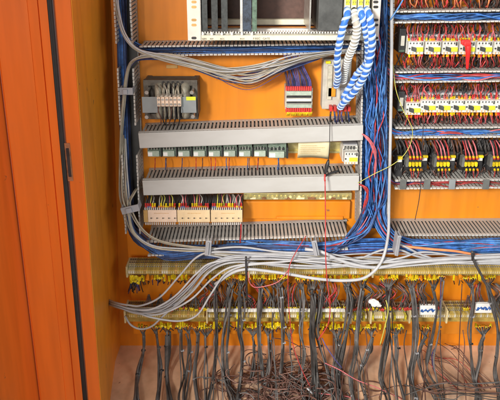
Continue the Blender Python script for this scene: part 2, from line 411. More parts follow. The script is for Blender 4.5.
# spiral wrapped cables
def spiral_cable(label, path, r, coat, wrap, turns_per_m=56, core='spiral_blue'):
    pts = spline(P3(path), 14)
    t = thing('spiral_wrapped_cable', label, 'cable', pts[-1])
    MB().tube(pts, r * .86, 12).build('core', coat, t)
    # helical ribbon
    m = MB(); L = 0; fr = []; u = None; m_ = len(pts)
    dense = []
    for k in range(m_ - 1):
        for j in range(6): dense.append(pts[k].lerp(pts[k + 1], j / 6))
    vs = []
    for k, p in enumerate(dense):
        tt = (dense[min(k + 1, len(dense) - 1)] - dense[max(k - 1, 0)]).normalized()
        if u is None: u = tt.orthogonal().normalized()
        u = (u - tt * u.dot(tt)).normalized(); w = tt.cross(u)
        if k: L += (p - dense[k - 1]).length
        fr.append((p, tt, u.copy(), w, L))
    hw0 = .5 / turns_per_m * .48
    step = 1 / turns_per_m / 14
    s_ = 0; i = 0
    rows = []
    while s_ < L:
        while i < len(fr) - 2 and fr[i + 1][4] < s_: i += 1
        p, tt, u_, w_, l0 = fr[i]
        q = p + tt * (s_ - l0); a = 2 * math.pi * s_ * turns_per_m + .9 * math.sin(s_ * 47 + L * 9) + .5 * math.sin(s_ * 111); hw = hw0 * (1 + .22 * math.sin(s_ * 83 + 1) + .12 * math.sin(s_ * 211))
        dr = u_ * math.cos(a) + w_ * math.sin(a)
        rows.append([q + tt * (-hw) + dr * r * .84, q + tt * (-hw * .85) + dr * r * 1.03, q + tt * (hw * .85) + dr * r * 1.03, q + tt * hw + dr * r * .84])
        s_ += step
    V = [v for row in rows for v in row]; Fc = []
    for k in range(len(rows) - 1):
        for j in range(3): Fc.append((k * 4 + j, k * 4 + j + 1, k * 4 + 4 + j + 1, k * 4 + 4 + j))
    m.add(V, Fc, 0, True)
    m.build('spiral_wrap', wrap, t)
    return t
spiral_cable('blue and white spiral-wrapped cable, leftmost of the plugged ones', [(347, 9, .19), (347, 16, .21), (343, 27, .21), (339, 45, .19), (337, 62, .16), (338, 76, .13), (336, 86, .08)], .0088, 'spiral_blue', 'spiral_white')
spiral_cable('thick white ribbed cable between the blue spiral ones', [(354, 11, .19), (355.5, 20, .21), (357, 30, .205), (354, 44, .19), (349, 56, .16), (345.5, 68, .12), (343, 82, .08)], .0098, 'module_grey', 'spiral_clear', 95)
spiral_cable('blue and white spiral-wrapped cable looping furthest down', [(366, 9, .19), (370, 17, .215), (372, 36, .21), (371, 54, .19), (365, 74, .17), (354, 92, .13), (344, 102, .10), (340, 108, .07)], .0092, 'spiral_blue', 'spiral_white')
spiral_cable('blue and white spiral-wrapped cable hanging between white and longest', [(360, 9, .19), (362, 16, .21), (365, 28, .2), (368, 46, .17), (367, 62, .13), (357, 74, .09), (350, 86, .07), (343, 98, .055)], .0088, 'spiral_blue', 'spiral_white')

# ================================================================== TRANSFORMER
o = at(171, 118, 0)
tr = thing('transformer', 'dark iron transformer with beige coils above the covered duct', 'transformer', (o.x, 0, o.z))
x0, x1_, z0, z1 = rc(149, 116, 195, 80, .05)
m = MB(); m.box(x0, x1_, -.012, -.05, z0, z1)
for i in range(12): y = -.013 - i * .003; m.box(x0 - .0006, x1_ + .0006, y, y - .0014, z0 - .0006, z1 + .0006, 0)
m.build('core', 'laminate', tr)
m = MB()
for zz in (z1 - .004, z0 + .004):
    m.box(x0 - .008, x1_ + .008, -.05, -.066, zz - .008, zz + .008)
m.box(x0 - .008, x0 + .006, -.002, -.0665, z0, z1); m.box(x1_ - .006, x1_ + .008, -.002, -.0665, z0, z1)
m.build('clamp_frame', 'laminate', tr, bevel=.001)
cz = (z0 + z1) / 2; hh = (z1 - z0) / 2
bob = MB(); bob.box(at(160, 90, .07).x, at(183, 90, .07).x, -.05, -.072, cz - hh + .004, cz + hh - .006)
bob = bob.build('bobbin', 'black_plastic', tr, bevel=.002)
for px in (158.5, 184.5):
    c = at(px, 100, .085); m = MB(); n = 16; vs = []
    lv = ((-hh + .001, .45), (-hh + .005, .85), (-hh + .012, 1), (hh - .014, 1), (hh - .007, .85), (hh - .003, .45))
    for (zz, s_) in lv:
        for i in range(n):
            a = 2 * math.pi * i / n; vs.append((c.x + .013 * s_ * math.cos(a), -.055 + .036 * s_ * math.sin(a), cz + zz))
    fs = [(j_ * n + i, j_ * n + (i + 1) % n, (j_ + 1) * n + (i + 1) % n, (j_ + 1) * n + i) for j_ in range(len(lv) - 1) for i in range(n)] + [tuple(range((len(lv) - 1) * n, len(lv) * n)), tuple(reversed(range(n)))]
    m.add(vs, fs, 0, True); m.build('coil', 'coil', tr)
for k in range(4):
    c = at(164.5 + k * 4.7, 100, .08)
    MB().tube([Vector((c.x, -.07, cz - hh - .001)), Vector((c.x, -.084, cz - hh + .006)), Vector((c.x, -.087, cz)), Vector((c.x, -.084, cz + hh - .012)), Vector((c.x, -.07, cz + hh - .004))], .0036, 8).build('winding_lug', 'coil', bob)
m = MB()
for k in range(5):
    c = at(163 + k * 4.8, 76.5, .067); m.cyl((c.x, -.0662, z1 - .002), (c.x, -.0675, z1 - .002), .0035, 10)
m.build('frame_holes', 'black_plastic', tr)
xl, xr, zb, zz1 = rc(142.5, 113, 196, 97, .10)
for (pa, pb) in ((142.5, 157), (181, 196)):
    a0, b0, _, _ = rc(pa, 113, pb, 97, .10)
    br = MB().box(a0, b0, -.098, -.10, zb, zz1).build('terminal_bracket', 'bracket_grey', tr, bevel=.001)
    if pa > 170:
        MB().box(b0 - .026, b0 - .001, -.1003, -.1012, zz1 - .009, zz1 + .001).build('yellow_label', 'lime', br)
m = MB()
for (px, py) in ((147, 92), (192, 92), (147, 116.5), (193, 116)):
    c = at(px, py, .1); m.cyl((c.x, -.05, c.z), (c.x, -.103, c.z), .0035, 8); m.cyl((c.x, -.099, c.z), (c.x, -.106, c.z), .0055, 6)
m.build('clamp_bolts', 'steel', tr)
a0, b0, zc0, zc1 = rc(157, 107, 181, 96.5, .115)
tb = MB().box(a0, b0, -.09, -.108, zc0, zc1).build('terminal_block', 'module_grey', tr, bevel=.001)
for i in range(6):
    w = (b0 - a0) / 6; xx = a0 + w * i
    m = MB(); m.box(xx + .001, xx + w - .001, -.1082, -.116, zc0 + .002, zc1 - .002); 
    for zz in (zc0 + .008, zc1 - .008): m.cyl((xx + w / 2, -.1162, zz), (xx + w / 2, -.118, zz), w * .3, 8, 1)
    m.build('terminal', ['pink_cream', 'steel'], tb)
for i in range(6):
    px = 159 + i * 4.1
    wire([(px, 97.5, .11), (px + R.uniform(-1.5, 1.5), 91, .12), (px + R.uniform(-3, 3), 85, .085)], .0016, R.choice(['black_wire', 'module_grey', 'beige_cable']), 'short lead rising from the transformer terminals to its coils', 'short leads on top of the transformer terminals')
    wire([(px, 106, .112), (px + R.uniform(-1, 1), 111, .122), (px + R.uniform(-2, 2), 118, .1), (px + R.uniform(-3, 3), 125, .06)], .0017, R.choice(['black_wire', 'black_wire', 'module_grey', 'brown_wire']), 'lead dropping from the transformer terminals into the covered duct', 'leads below the transformer terminals')
c = at(172, 66.5, 0)
t = MB().box(c.x - .016, c.x + .016, -.001, -.003, c.z - .005, c.z + .005).build('name_plate', 'tan', None, bevel=.0008); tag(t, 'small tan label plate on the orange panel above the transformer', 'label')

# ================================================================== INTERFACE MODULE + board module
o = at(298, 113, 0)
im = thing('interface_module', 'white and green connector module fed by a violet ribbon of wires', 'terminal module', (o.x, 0, o.z))
x0, x1_, z0, z1 = rc(285, 109.5, 313, 88, .05)
MB().box(x0, x1_, -.002, -.05, z0, z1).build('housing', 'module_grey', im, bevel=.0015)
for (pa, pb, mt) in ((91, 95, 'pale_green'), (95.8, 98, 'black_plastic'), (98.5, 101, 'white_plastic'), (101.6, 103.6, 'black_plastic'), (104.2, 107.5, 'pale_green')):
    a0, b0, c0, c1 = rc(286.5, pb, 311.5, pa, .052); MB().box(a0, b0, -.0502, -.056 if mt != 'black_plastic' else -.0515, c0, c1).build('contact_row', mt, im, bevel=.0006)
m = MB(); m2 = MB()
for i in range(12):
    px = 286.5 + i * 2.2
    for (py, mm) in ((88.5, m), (110, m2)):
        c = at(px, py, .055); mm.box(c.x - .0022, c.x + .0022, -.045, -.057, c.z - .006, c.z + .006)
m.build('red_terminals', 'red', im); m2.build('red_terminals', 'red', im)
for i in range(18):
    px = 287 + i * 1.42
    w = wire([(px, 87.5, .05), (px - 1, 80, .055), (px * .8 + 56 + R.uniform(-2, 2), 68, .06), (px * .7 + 82 + R.uniform(-3, 3), 55, .07), (px * .6 + 105, 49, .05)], .0018, R.choice(['violet_wire', 'navy_wire', 'violet_wire', 'brown_wire']), 'violet grey wire of the ribbon above the connector module', 'ribbon wires above the connector module')
    w2 = wire([(px + .5, 111, .05), (px + .5, 113, .055), (px + R.uniform(-1, 1), 115.5, .045)], .0018, 'yellow', 'short wire with yellow sleeve under the connector module', 'short yellow sleeves under the connector module')
o = at(342, 113, 0)
bm = thing('power_module', 'beige metal module behind the spiral-wrapped cables', 'module', (o.x, 0, o.z))
x0, x1_, z0, z1 = rc(322, 110, 352.5, 60, .045)
MB().box(x0, x1_, -.002, -.04, z0, z1).build('housing', 'module_grey', bm, bevel=.003)
for (pa, pb, pc, pd, mt) in ((327, 66, 333, 100, 'coil'), (335, 72, 348, 80, 'orange_sleeve'), (328, 88, 336, 97, 'orange_sleeve'), (340, 88, 350, 100, 'steel'), (326, 61.5, 331, 64, 'yellow')):
    a0, b0, c0, c1 = rc(pa, pd, pc, pb, .05); MB().box(a0, b0, -.0402, -.048, c0, c1).build('cover_plate' if mt != 'yellow' else 'yellow_label', mt, bm, bevel=.001)
m = MB()
for px in (331, 335, 341, 345, 349):
    c = at(px, 109, .055); m.box(c.x - .004, c.x + .004, -.04, -.06, c.z - .006, c.z + .008)
m.build('red_plugs', 'red', bm, bevel=.001)
for px in (331, 334, 338, 342, 345, 348):
    wire([(px, 110, .055), (px + R.uniform(-1, 1), 116, .06), (px + R.uniform(-2, 2), 126, .04)], .0025, R.choice(['violet_wire', 'black_wire', 'red_wire', 'navy_wire']), 'short lead from the red plugs into the covered duct', 'leads under the red plugs')

# ================================================================== RELAY MODULES between covered ducts
def din(label, pa, pb, py, d=.012):
    a = at(pa, py, d); b = at(pb, py, d); m = MB()
    hx = Vector((0, 0, .0175))
    m.box(a.x, b.x, -.0005, -.0015, a.z - .011, a.z + .011); m.box(a.x, b.x, -.0015, -.009, a.z - .012, a.z - .011); m.box(a.x, b.x, -.0015, -.009, a.z + .011, a.z + .012)
    m.box(a.x, b.x, -.008, -.009, a.z + .012, a.z + .0175); m.box(a.x, b.x, -.008, -.009, a.z - .0175, a.z - .012)
    return tag(m.build('mounting_rail', 'brass'), label, 'rail')
din('yellow steel rail carrying the row of small green relays', 147, 350, 148)
din('steel rail behind the upper row of white contactors', 398, 555, 44)
din('steel rail behind the lower row of white contactors', 398, 555, 104)
rm = None
px = 147.5
for i in range(9):
    c = at(px + 6.4 + (1.5 if i == 8 else 0), 151, .05)
    if rm is None:
        W = .0385
        rm = thing('relay_module', 'x', 'relay', (c.x, 0, c.z), 'small relays between the covered ducts')
        bx, bz = c.x, c.z
        MB().box(bx - W / 2, bx + W / 2, -.01, -.045, bz - .019, bz + .022).build('body', 'relay_green', rm, bevel=.001)
        m = MB(); 
        for k in range(8): m.box(bx - W / 2 + .003 + k * .004, bx - W / 2 + .0055 + k * .004, -.0452, -.05, bz + .004, bz + .009 + (k % 3) * .002, k % 2)
        m.build('pins', ['steel', 'black_plastic'], rm)
        MB().box(bx - W / 2 + .002, bx + W / 2 - .004, -.0452, -.054, bz - .016, bz + .001).build('relay_cover', 'pale_green', rm, bevel=.0015)
        MB().box(bx - W / 2 + .003, bx - .004, -.0542, -.055, bz - .013, bz - .002).build('white_label', 'white_paper', rm)
        MB().box(bx + W / 2, bx + W / 2 + .004, -.01, -.053, bz - .017, bz + .012).build('side_clip', 'black_plastic', rm)
        r0 = rm; rk_ch = kids(rm); rm['label'] = 'green relay at the left end of the row between covered ducts'
    else:
        r = dup(r0, (c.x, 0, c.z), ORD[i] + ' green relay from the left between the covered ducts', ch=rk_ch)
        if i == 8: r['label'] = 'larger grey-green relay at the right end of the row'; r.scale = (1.35, 1.1, 1.1)
    for k in range(R.choice((1, 2, 2))):
        q = px + R.uniform(2, 11)
        w = wire([(q, 158, .04), (q + R.uniform(-.5, .5), 163, .05), (q + R.uniform(-1, 1), 170, .045)], .0012, R.choice(['blue_wire', 'red_wire', 'navy_wire', 'brown_wire', 'yellow_wire']), 'short coloured wire dropping from the relays into the lower duct', 'short wires under the relays')
    px += 15.2
c0 = at(298.5, 141, .06); c1 = at(328, 157.5, .035)
m = MB(); n = 8; V = []
for i in range(n + 1):
    for j in range(5):
        t = i / n; s_ = j / 4
        V.append(Vector((c0.x + (c1.x - c0.x) * t, -.058 + .006 * math.sin(t * 3) + .02 * s_ * s_ - .004 * t, c0.z + (c1.z - c0.z) * s_ - .004 * t + (.002 * math.sin(t * 2)))))
m.add(V, [(i * 5 + j, i * 5 + j + 1, (i + 1) * 5 + j + 1, (i + 1) * 5 + j) for i in range(n) for j in range(4)], 0, True)
pt = m.build('paper_note', ['paper']); so = pt.modifiers.new('thick', 'SOLIDIFY'); so.thickness = .0004
tag(pt, 'yellowed paper card hanging under the upper covered duct', 'paper card')
m = MB()
for j in range(5):
    zz = c0.z - .014 - j * .0065
    x = c0.x + .005
    while x < c1.x - .03 + R.uniform(-.01, .02):
        w = R.uniform(.002, .006); yv = -.0615 + .02 * ((c0.z - zz) / (c0.z - c1.z)) ** 2 - .0002
        m.box(x, x + w, yv, yv - .0002, zz, zz + .0008); x += w + .0016
m.build('faint_writing', 'tan', pt)

# contactor at the right end
def contactor(loc, scale=1, tagmat='lime', name='contactor', label='', group=None, lever=True):
    r = thing(name, label, 'contactor', loc, group)
    x, y, z = loc
    W, H = .042, .047
    m = MB(); m.box(x - W / 2, x + W / 2, -.01, -.05, z - H / 2, z + H / 2); m.box(x - W / 2 + .001, x + W / 2 - .001, -.05, -.068, z - H / 2 + .001, z + H / 2 - .012)
    for k in range(4):
        xx = x - W / 2 + .006 + k * .0085
        m.box(xx - .0034, xx + .0034, -.0502, -.0505, z + H / 2 - .011, z + H / 2 - .001, 1)
        m.box(xx - .0018, xx + .0018, -.0682, -.0685, z + .005, z + .0095, 1)
        m.box(xx - .0012, xx + .0022, -.0682, -.0684, z + .0035, z + .0043, 3)
        m.cyl((xx, -.0682, z - H / 2 + .0045), (xx, -.0686, z - H / 2 + .0045), .0022, 8, 2)
    m.box(x + W / 2 - .0075, x + W / 2 - .003, -.0682, -.0688, z + .001, z + .0105, 1)
    m.box(x - .015, x - .002, -.0682, -.0684, z + .001, z + .002, 3)
    m.cyl((x - W / 2 + .0045, -.0682, z - .007), (x - W / 2 + .0045, -.0688, z - .007), .0026, 10, 1)
    m.box(x + W / 2, x + W / 2 + .0022, -.01, -.052, z - H / 2 + .001, z + H / 2 - .001, 1)
    m.box(x - W / 2, x + W / 2, -.012, -.046, z + H / 2, z + H / 2 + .003, 3)
    m.build('body', ['white_plastic', 'dark_plastic', 'tan', 'clip_grey'], r, bevel=.0006)
    m = MB()
    for k in range(4):
        xx = x - W / 2 + .006 + k * .010
        m.cyl((xx, -.0506, z + H / 2 - .006), (xx, -.053, z + H / 2 - .006), .0024, 8)
    m.build('screws', 'steel', r)
    if lever:
        m = MB(); q = [(x - .012, -.068, z - .001), (x + .001, -.068, z - .004), (x + .001, -.068, z - .015), (x - .012, -.068, z - .012)]
        m.hull([Vector(v) for v in q], [Vector((a * .8 + x * .2 - .001, -.076, c)) for a, b, c in q]); m.build('plunger', 'dark_plastic', r)
    MB().box(x - .001 if lever else x - .006, x + W / 2 - .003, -.0682, -.0705 if not lever else -.074, z - .014, z - .003).build('yellow_tag', tagmat, r, bevel=.0004)
    return r
c = at(351.2, 156, .065)
m0 = contactor((c.x, 0, c.z), label='small white contactor beside the trunk of blue wires, between covered ducts', lever=False); m0.scale = (.95, 1, 1.05)
c = at(343.5, 155, .05)
t = MB().box(c.x - .003, c.x + .003, -.004, -.05, c.z - .02, c.z + .02).build('end_bracket', 'white_plastic', None, bevel=.001); tag(t, 'pale green end bracket left of the small white contactor', 'end bracket')

# ================================================================== RIGHT HAND ROWS
LEGS = []
def leg(path, m, r, lab, grp, sleeve='yellow', sl_at=0, slen=.010, tip=None):
    pts = spline(P3(path), 5)
    L = sum((pts[i + 1] - pts[i]).length for i in range(len(pts) - 1))
    LEGS.append((L * r * (1.5 if sleeve else 1), pts, m, r, lab, grp, sleeve, slen, tip))
def flush_legs():
    """the 300 largest short sleeved wires are objects; the remaining ones form one object"""
    LEGS.sort(key=lambda q: -q[0])
    ms = []; rest = MB()
    def mi(m):
        if m not in ms: ms.append(m)
        return ms.index(m)
    for n_, (sz, pts, m, r, lab, grp, sleeve, slen, tip) in enumerate(LEGS):
        dr = (pts[1] - pts[0]).normalized(); a = pts[0]
        if n_ < 300:
            o = MB().tube(pts, r, 5).build('sleeved_wire', m); tag(o, lab, 'sleeved wire', grp)
            if sleeve: MB().cyl(a, a + dr * slen, r * 2.2, 6).build('marker_sleeve', sleeve, o)
            if tip: MB().cyl(a + dr * slen, a + dr * slen * 2, r * 1.75, 6).build('ferrule', tip, o)
        else:
            rest.tube(pts, r, 5, mi(m))
            if sleeve: rest.cyl(a, a + dr * slen, r * 2.2, 6, mi(sleeve))
            if tip: rest.cyl(a + dr * slen, a + dr * slen * 2, r * 1.75, 6, mi(tip))
    tag(rest.build('sleeved_wires', ms), 'many tiny sleeved wires crowding around the terminals and devices', 'sleeved wires', None, 'stuff')
first = None
def row(py, xs, rown, grp, hy, ty, by):
    global first
    for i, px in enumerate(xs):
        yy = py[i] if isinstance(py, list) else py
        c = at(px, yy, .068)
        lab = f'{ORD[i]} white contactor from the left in the {rown} contactor row'
        if first is None: first = contactor((c.x, 0, c.z), label=lab, group=grp); first['_'] = 0; del first['_']; globals()['fch'] = kids(first)
        else: dup(first, (c.x, 0, c.z), lab, grp, ch=fch)
        for k in range(6):
            q = px - 6.5 + k * 2.7 + R.uniform(-.8, .8)
            if R.random() < .92:
                leg([(q, yy - 5.5, .052), (q + R.uniform(-1, 1), yy - 10, .06), (q + R.uniform(-3, 3), ty + 3, .055), (q + R.uniform(-3, 3), ty - 3, .03)], R.choice(['red_wire', 'pink_wire', 'brown_wire', 'black_wire', 'red_wire']), .0013,
                    f'short wire with coloured sleeve on top of the {rown} contactors', f'short wires above the {rown} contactor row', R.choice(['yellow', 'yellow', 'orange_sleeve', 'red', 'pink_wire']), 0, R.uniform(.008, .013), R.choice([None, 'red', 'pink_wire']))
            if R.random() < .92:
                leg([(q, yy + 8, .058), (q + R.uniform(-.6, .6), yy + 11, .066), (q + R.uniform(-3, 3), yy + 18, .06), (q + R.uniform(-4, 4), by, .03)], R.choice(['red_wire', 'pink_wire', 'brown_wire', 'black_wire', 'red_wire']), .0013,
                    f'short wire with coloured sleeve hanging under the {rown} contactors', f'short wires below the {rown} contactor row', R.choice(['yellow', 'orange_sleeve', 'orange_sleeve', 'red']), 0, R.uniform(.008, .012))
row(46, [416 + i * 17.2 for i in range(6)], 'upper', 'white contactors of the upper right row', 0, 26, 69)
row([107] + [104.5] * 6, [413.5 + i * 14.9 for i in range(7)], 'lower', 'white contactors of the lower right row', 0, 86, 124)
# fan of partially visible wires of the row above
for i in range(34):
    q = 399 + i * 3.3 + R.uniform(-1, 1)
    leg([(q, -8, .06), (q + R.uniform(-2, 2), 1 + R.uniform(-2, 2), .062), (q + R.uniform(-4, 4), 8, .04)], R.choice(['red_wire', 'brown_wire', 'red_wire', 'orange_wire', 'black_wire']), .0017,
        'short sleeved wire dropping into the topmost right duct', 'short wires above the topmost right duct', R.choice(['yellow', 'orange_sleeve', 'yellow', None]), 0, .02)
# dark green end units
def end_unit(px0, py0, px1, py1, label):
    x0, x1_, z0, z1 = rc(px0, py1, px1, py0, .06)
    r = thing('control_relay', label, 'relay', ((x0 + x1_) / 2, 0, z0))
    MB().box(x0, x1_, -.009, -.058, z0, z1).build('body', 'black_plastic', r, bevel=.0015)
    MB().box(x0 + .004, x1_ - .004, -.0582, -.062, z0 + (z1 - z0) * .3, z0 + (z1 - z0) * .72).build('pale_window', 'module_grey', r, bevel=.001)
    MB().box(x0 + .002, x1_ - .002, -.0582, -.0595, z0 + .003, z0 + .008).build('lower_strip', 'green_board', r)
end_unit(398.5, 29, 407, 53, 'black relay with pale window left of the upper contactor row')
end_unit(397.5, 92, 405.5, 112, 'black relay with pale window left of the lower contactor row')
# overload relays
def overload(px, first_=False, lab=''):
    c = at(px, 162, .075); x, z = c.x, c.z
    r = thing('overload_relay', lab, 'overload relay', (x, 0, z), 'black overload relays in the bottom right row')
    W = .046
    m = MB(); m.box(x - W / 2, x + W / 2 + .018, -.009, -.055, z - .034, z + .022)
    m.box(x - W / 2 + .006, x + W / 2 - .004, -.055, -.066, z - .016, z + .012)
    for k in range(6): m.box(x - W / 2 + k * .0105, x - W / 2 + k * .0105 + .002, -.055, -.06, z - .034, z - .018)
    m.build('body', 'black_plastic', r, bevel=.001)
    for k in range(4):
        xx = x - .014 + k * .0098
        m = MB(); m.box(xx - .0038, xx + .0038, -.0662, -.073, z - .012, z - .003); m.cyl((xx, -.06, z - .014), (xx, -.073, z - .012), .0036, 8)
        m.build('yellow_plug', 'yellow', r, bevel=.001)
    m = MB(); q = [Vector((x - W / 2 - .002, -.055, z - .016)), Vector((x - W / 2 + .005, -.055, z - .016)), Vector((x - W / 2 + .005, -.055, z + .016)), Vector((x - W / 2 - .002, -.055, z + .012))]
    m.hull(q, [v + Vector((0, -.018, 0)) for v in q]); m.build('side_plate', 'grey_steel', r)
    m = MB(); m.box(x + W / 2 + .002, x + W / 2 + .015, -.0552, -.058, z - .004, z + .004); m.build('pale_label', 'white_plastic', r)
    m = MB(); m.box(x + W / 2 + .001, x + W / 2 + .016, -.0552, -.062, z + .006, z + .013); m.build('reset_button', 'yellow', r, bevel=.001)
    return r
ov = overload(415.5, lab='first black overload relay with four yellow plugs, counted from left')
och = kids(ov)
for i, px in enumerate((443.5, 471.5, 499.5)):
    c = at(px, 162, .075); dup(ov, (c.x, 0, c.z), f'{ORD[i + 1]} black overload relay with four yellow plugs, counted from left', ch=och)
x0, x1_, z0, z1 = rc(395.5, 178, 404, 156, .055)
r = thing('auxiliary_relay', 'narrow black relay with yellow cap at the row start', 'relay', (x0, 0, z0))
MB().box(x0, x1_, -.009, -.05, z0, z1).build('body', 'black_plastic', r, bevel=.001); MB().box(x0 + .003, x1_ - .004, -.0502, -.057, z1 - .01, z1 - .002).build('yellow_cap', 'yellow', r); MB().box(x0 + .003, x1_ - .004, -.0502, -.052, z1 - .02, z1 - .012).build('pale_label', 'white_plastic', r)
for i, px in enumerate((415.5, 443.5, 471.5, 499.5)):
    for k in range(4):
        q = px - 5 + k * 3.6
        leg([(q, 159, .072), (q - .7, 154, .078), (q - 2.5 + R.uniform(-1, 1), 147, .07), (q - 5 + R.uniform(-1, 1), 140, .045)], R.choice(['pink_wire', 'red_wire']), .0018, 'pink wire with yellow and red sleeves entering an overload relay', 'pink wires above the overload relays', 'red', 0, .006, 'yellow')
        leg([(q, 169, .062), (q + R.uniform(-1, 1), 173, .07), (q + R.uniform(-2, 2), 179, .055)], R.choice(['red_wire', 'brown_wire', 'black_wire']), .0014, 'short wire with yellow sleeve under an overload relay', 'wires below the overload relays', R.choice(['yellow', 'orange_sleeve', 'yellow']), 0, .006)
for i in range(24):
    q = 398 + i * 4.6 + R.uniform(-1.5, 1.5)
    leg([(q, 152 + R.uniform(-2, 3), .055), (q - 1, 147, .06), (q - 4 + R.uniform(-2, 2), 140, .045)], R.choice(['black_wire', 'dark_cable', 'brown_wire']), .0026, 'thick black wire slanting out of the duct above the overload relays', 'black wires above the overload relays', None)
# orange blank strip with printed dashes is the bare plate; stop brackets along fourth duct
for px, lab in ((403, 'dark'), (427, 'grey'), (452, 'scuffed'), (486, 'narrow')):
    c = at(px, 184, .08); t = MB().box(c.x - .009, c.x + .009, -.079, -.082, c.z - .016, c.z + .014).build('duct_clip', 'grey_steel' if px != 452 else 'bracket_grey', None, bevel=.001)
    tag(t, f'{ {403:"first", 427:"second", 452:"third", 486:"fourth"}[px] } dark retaining clip from the left across the fourth duct', 'clip', 'clips across the fourth right duct')
# red clip
o = at(466, 42, .09)
rc_ = thing('test_clip', 'bright red clip hanging over the upper contactor row', 'clip', o)
m = MB(); a = at(466, 42.5, .09); m.box(a.x - .012, a.x + .011, -.082, -.094, a.z - .006, a.z + .007); m.box(a.x - .006, a.x + .013, -.082, -.095, a.z - .010, a.z + .002); m.build('jaw', 'bright_red', rc_, bevel=.003)
m = MB(); m.tube(spline(P3([(468, 46, .088), (468, 52, .09), (467.5, 60, .086), (467.2, 69, .078)]), 5), lambda t: .0085 - .005 * t, 8); m.build('handle', 'bright_red', rc_)

# ================================================================== INPUT MODULES (cream) over duct 3
for i, (pa, pb, mt) in enumerate(((144, 176.5, 'pink_cream'), (177.3, 210, 'peach_cream'), (210.8, 242.5, 'peach_cream'))):
    x0, x1_, z0, z1 = rc(pa, 222.5, pb, 210, .095)
    r = thing('input_module', ['pinkish cream input module with a tan left end', 'middle cream input module of three in a row', 'right hand cream input module ending beside the orange strip'][i], 'input module', ((x0 + x1_) / 2, 0, z0), 'cream input modules')
    MB().box(x0, x1_, -.002, -.09, z0, z1).build('housing', 'dark_plastic', r)
    MB().box(x0 + (.012 if i == 0 else .0005), x1_ - .0005, -.0902, -.095, z0 + .001, z1 - .001).build('front_cover', mt, r, bevel=.001)
    if i == 0: MB().box(x0, x0 + .0115, -.0902, -.0945, z0 + .001, z1 - .001).build('end_piece', 'tan', r)
    m = MB()
    for k in range(5):
        xx = x0 + (x1_ - x0) * ((k + .9) / 5.6) + (.006 if i == 0 else 0); zz = z0 + .014
        m.cyl((xx, -.0952, zz), (xx, -.0958, zz), .0022, 10); m.box(xx + .003, xx + .0055, -.0952, -.0956, zz - .0004, zz + .0006)
    m.build('indicator_lamps', 'ink', r)
    mk = MB(); x = x0 + .03
    while x < x1_ - .025:
        w = R.uniform(.001, .004); mk.box(x, x + w, -.0952, -.0955, z1 - .011, z1 - .0095); x += w + .0012
    mk.build('small_print', 'tan', r)
    m = MB(); m2 = MB(); n = 15
    for k in range(n):
        xx = x0 + .004 + k * (x1_ - x0 - .006) / n
        m.box(xx, xx + .0028, -.0905, -.096, z1 + .0005, z1 + .007); m2.box(xx, xx + .0028, -.0905, -.096, z0 - .007, z0 - .0005)
    m.build('upper_comb', 'pvc_tip', r); m2.build('lower_comb', 'pvc_tip', r)
    for k in range(14):
        q = pa + 2 + k * 2.2
        if (k in (4, 5) and i < 2) and R.random() < .6: continue
        cc = 'sky_wire' if (k in (1, 2) and i < 2) or (i == 2 and k in (0, 1)) else R.choice(['yellow', 'red', 'orange_sleeve', 'red'])
        leg([(q, 208.3, .085), (q + R.uniform(-.3, .3), 204, .09), (q + R.uniform(-1.5, 1.5), 198, .08), (q + R.uniform(-2, 2), 194, .05)], R.choice(['black_wire', 'black_wire', 'pink_wire', 'yellow_wire', 'module_grey']), .0015,
            'thin wire with coloured ferrule entering the cream input modules', 'ferruled wires on the cream input modules', cc, 0, .010, R.choice(['yellow', 'red', None]) if cc != 'sky_wire' else 'red')
# bus bar terminal strip (bright) and orange name strip
a = at(243.5, 197, .03); b = at(352, 195.6, .03)
r = thing('earth_bar', 'brassy busbar with screws under the lower covered duct', 'busbar', ((a.x + b.x) / 2, 0, a.z))
MB().box(a.x, b.x, -.002, -.028, a.z - .010, a.z + .011).build('rail', 'brass', r, bevel=.001)
m = MB()
for k in range(24):
    xx = a.x + .008 + k * (b.x - a.x) / 24.5; hh = R.choice((.002, .004)); m.cyl((xx, -.028, a.z + R.uniform(-.001, .002)), (xx, -.028 - hh, a.z), .0042, 8)
m.build('screws', 'brass', r)
m = MB()
for k in range(9):
    xx = a.x + .02 + k * (b.x - a.x) / 9.4; m.box(xx, xx + R.uniform(.012, .025), -.0282, -.031, a.z - .007, a.z - .002, k % 2)
m.build('pale_links', ['paper', 'rust'], r)
x0, x1_, z0, z1 = rc(243, 222, 351, 203, .028)
t = MB(); t.box(x0, x1_, -.001, -.02, z0 + .006, z1); t.box(x0 + .10, x1_ - .02, -.0202, -.026, z0 + .006, z0 + .016); t = t.build('blank_strip', 'orange_plate', None, bevel=.0015)
tag(t, 'raised plain orange strip between the busbar and the open duct', 'panel strip')

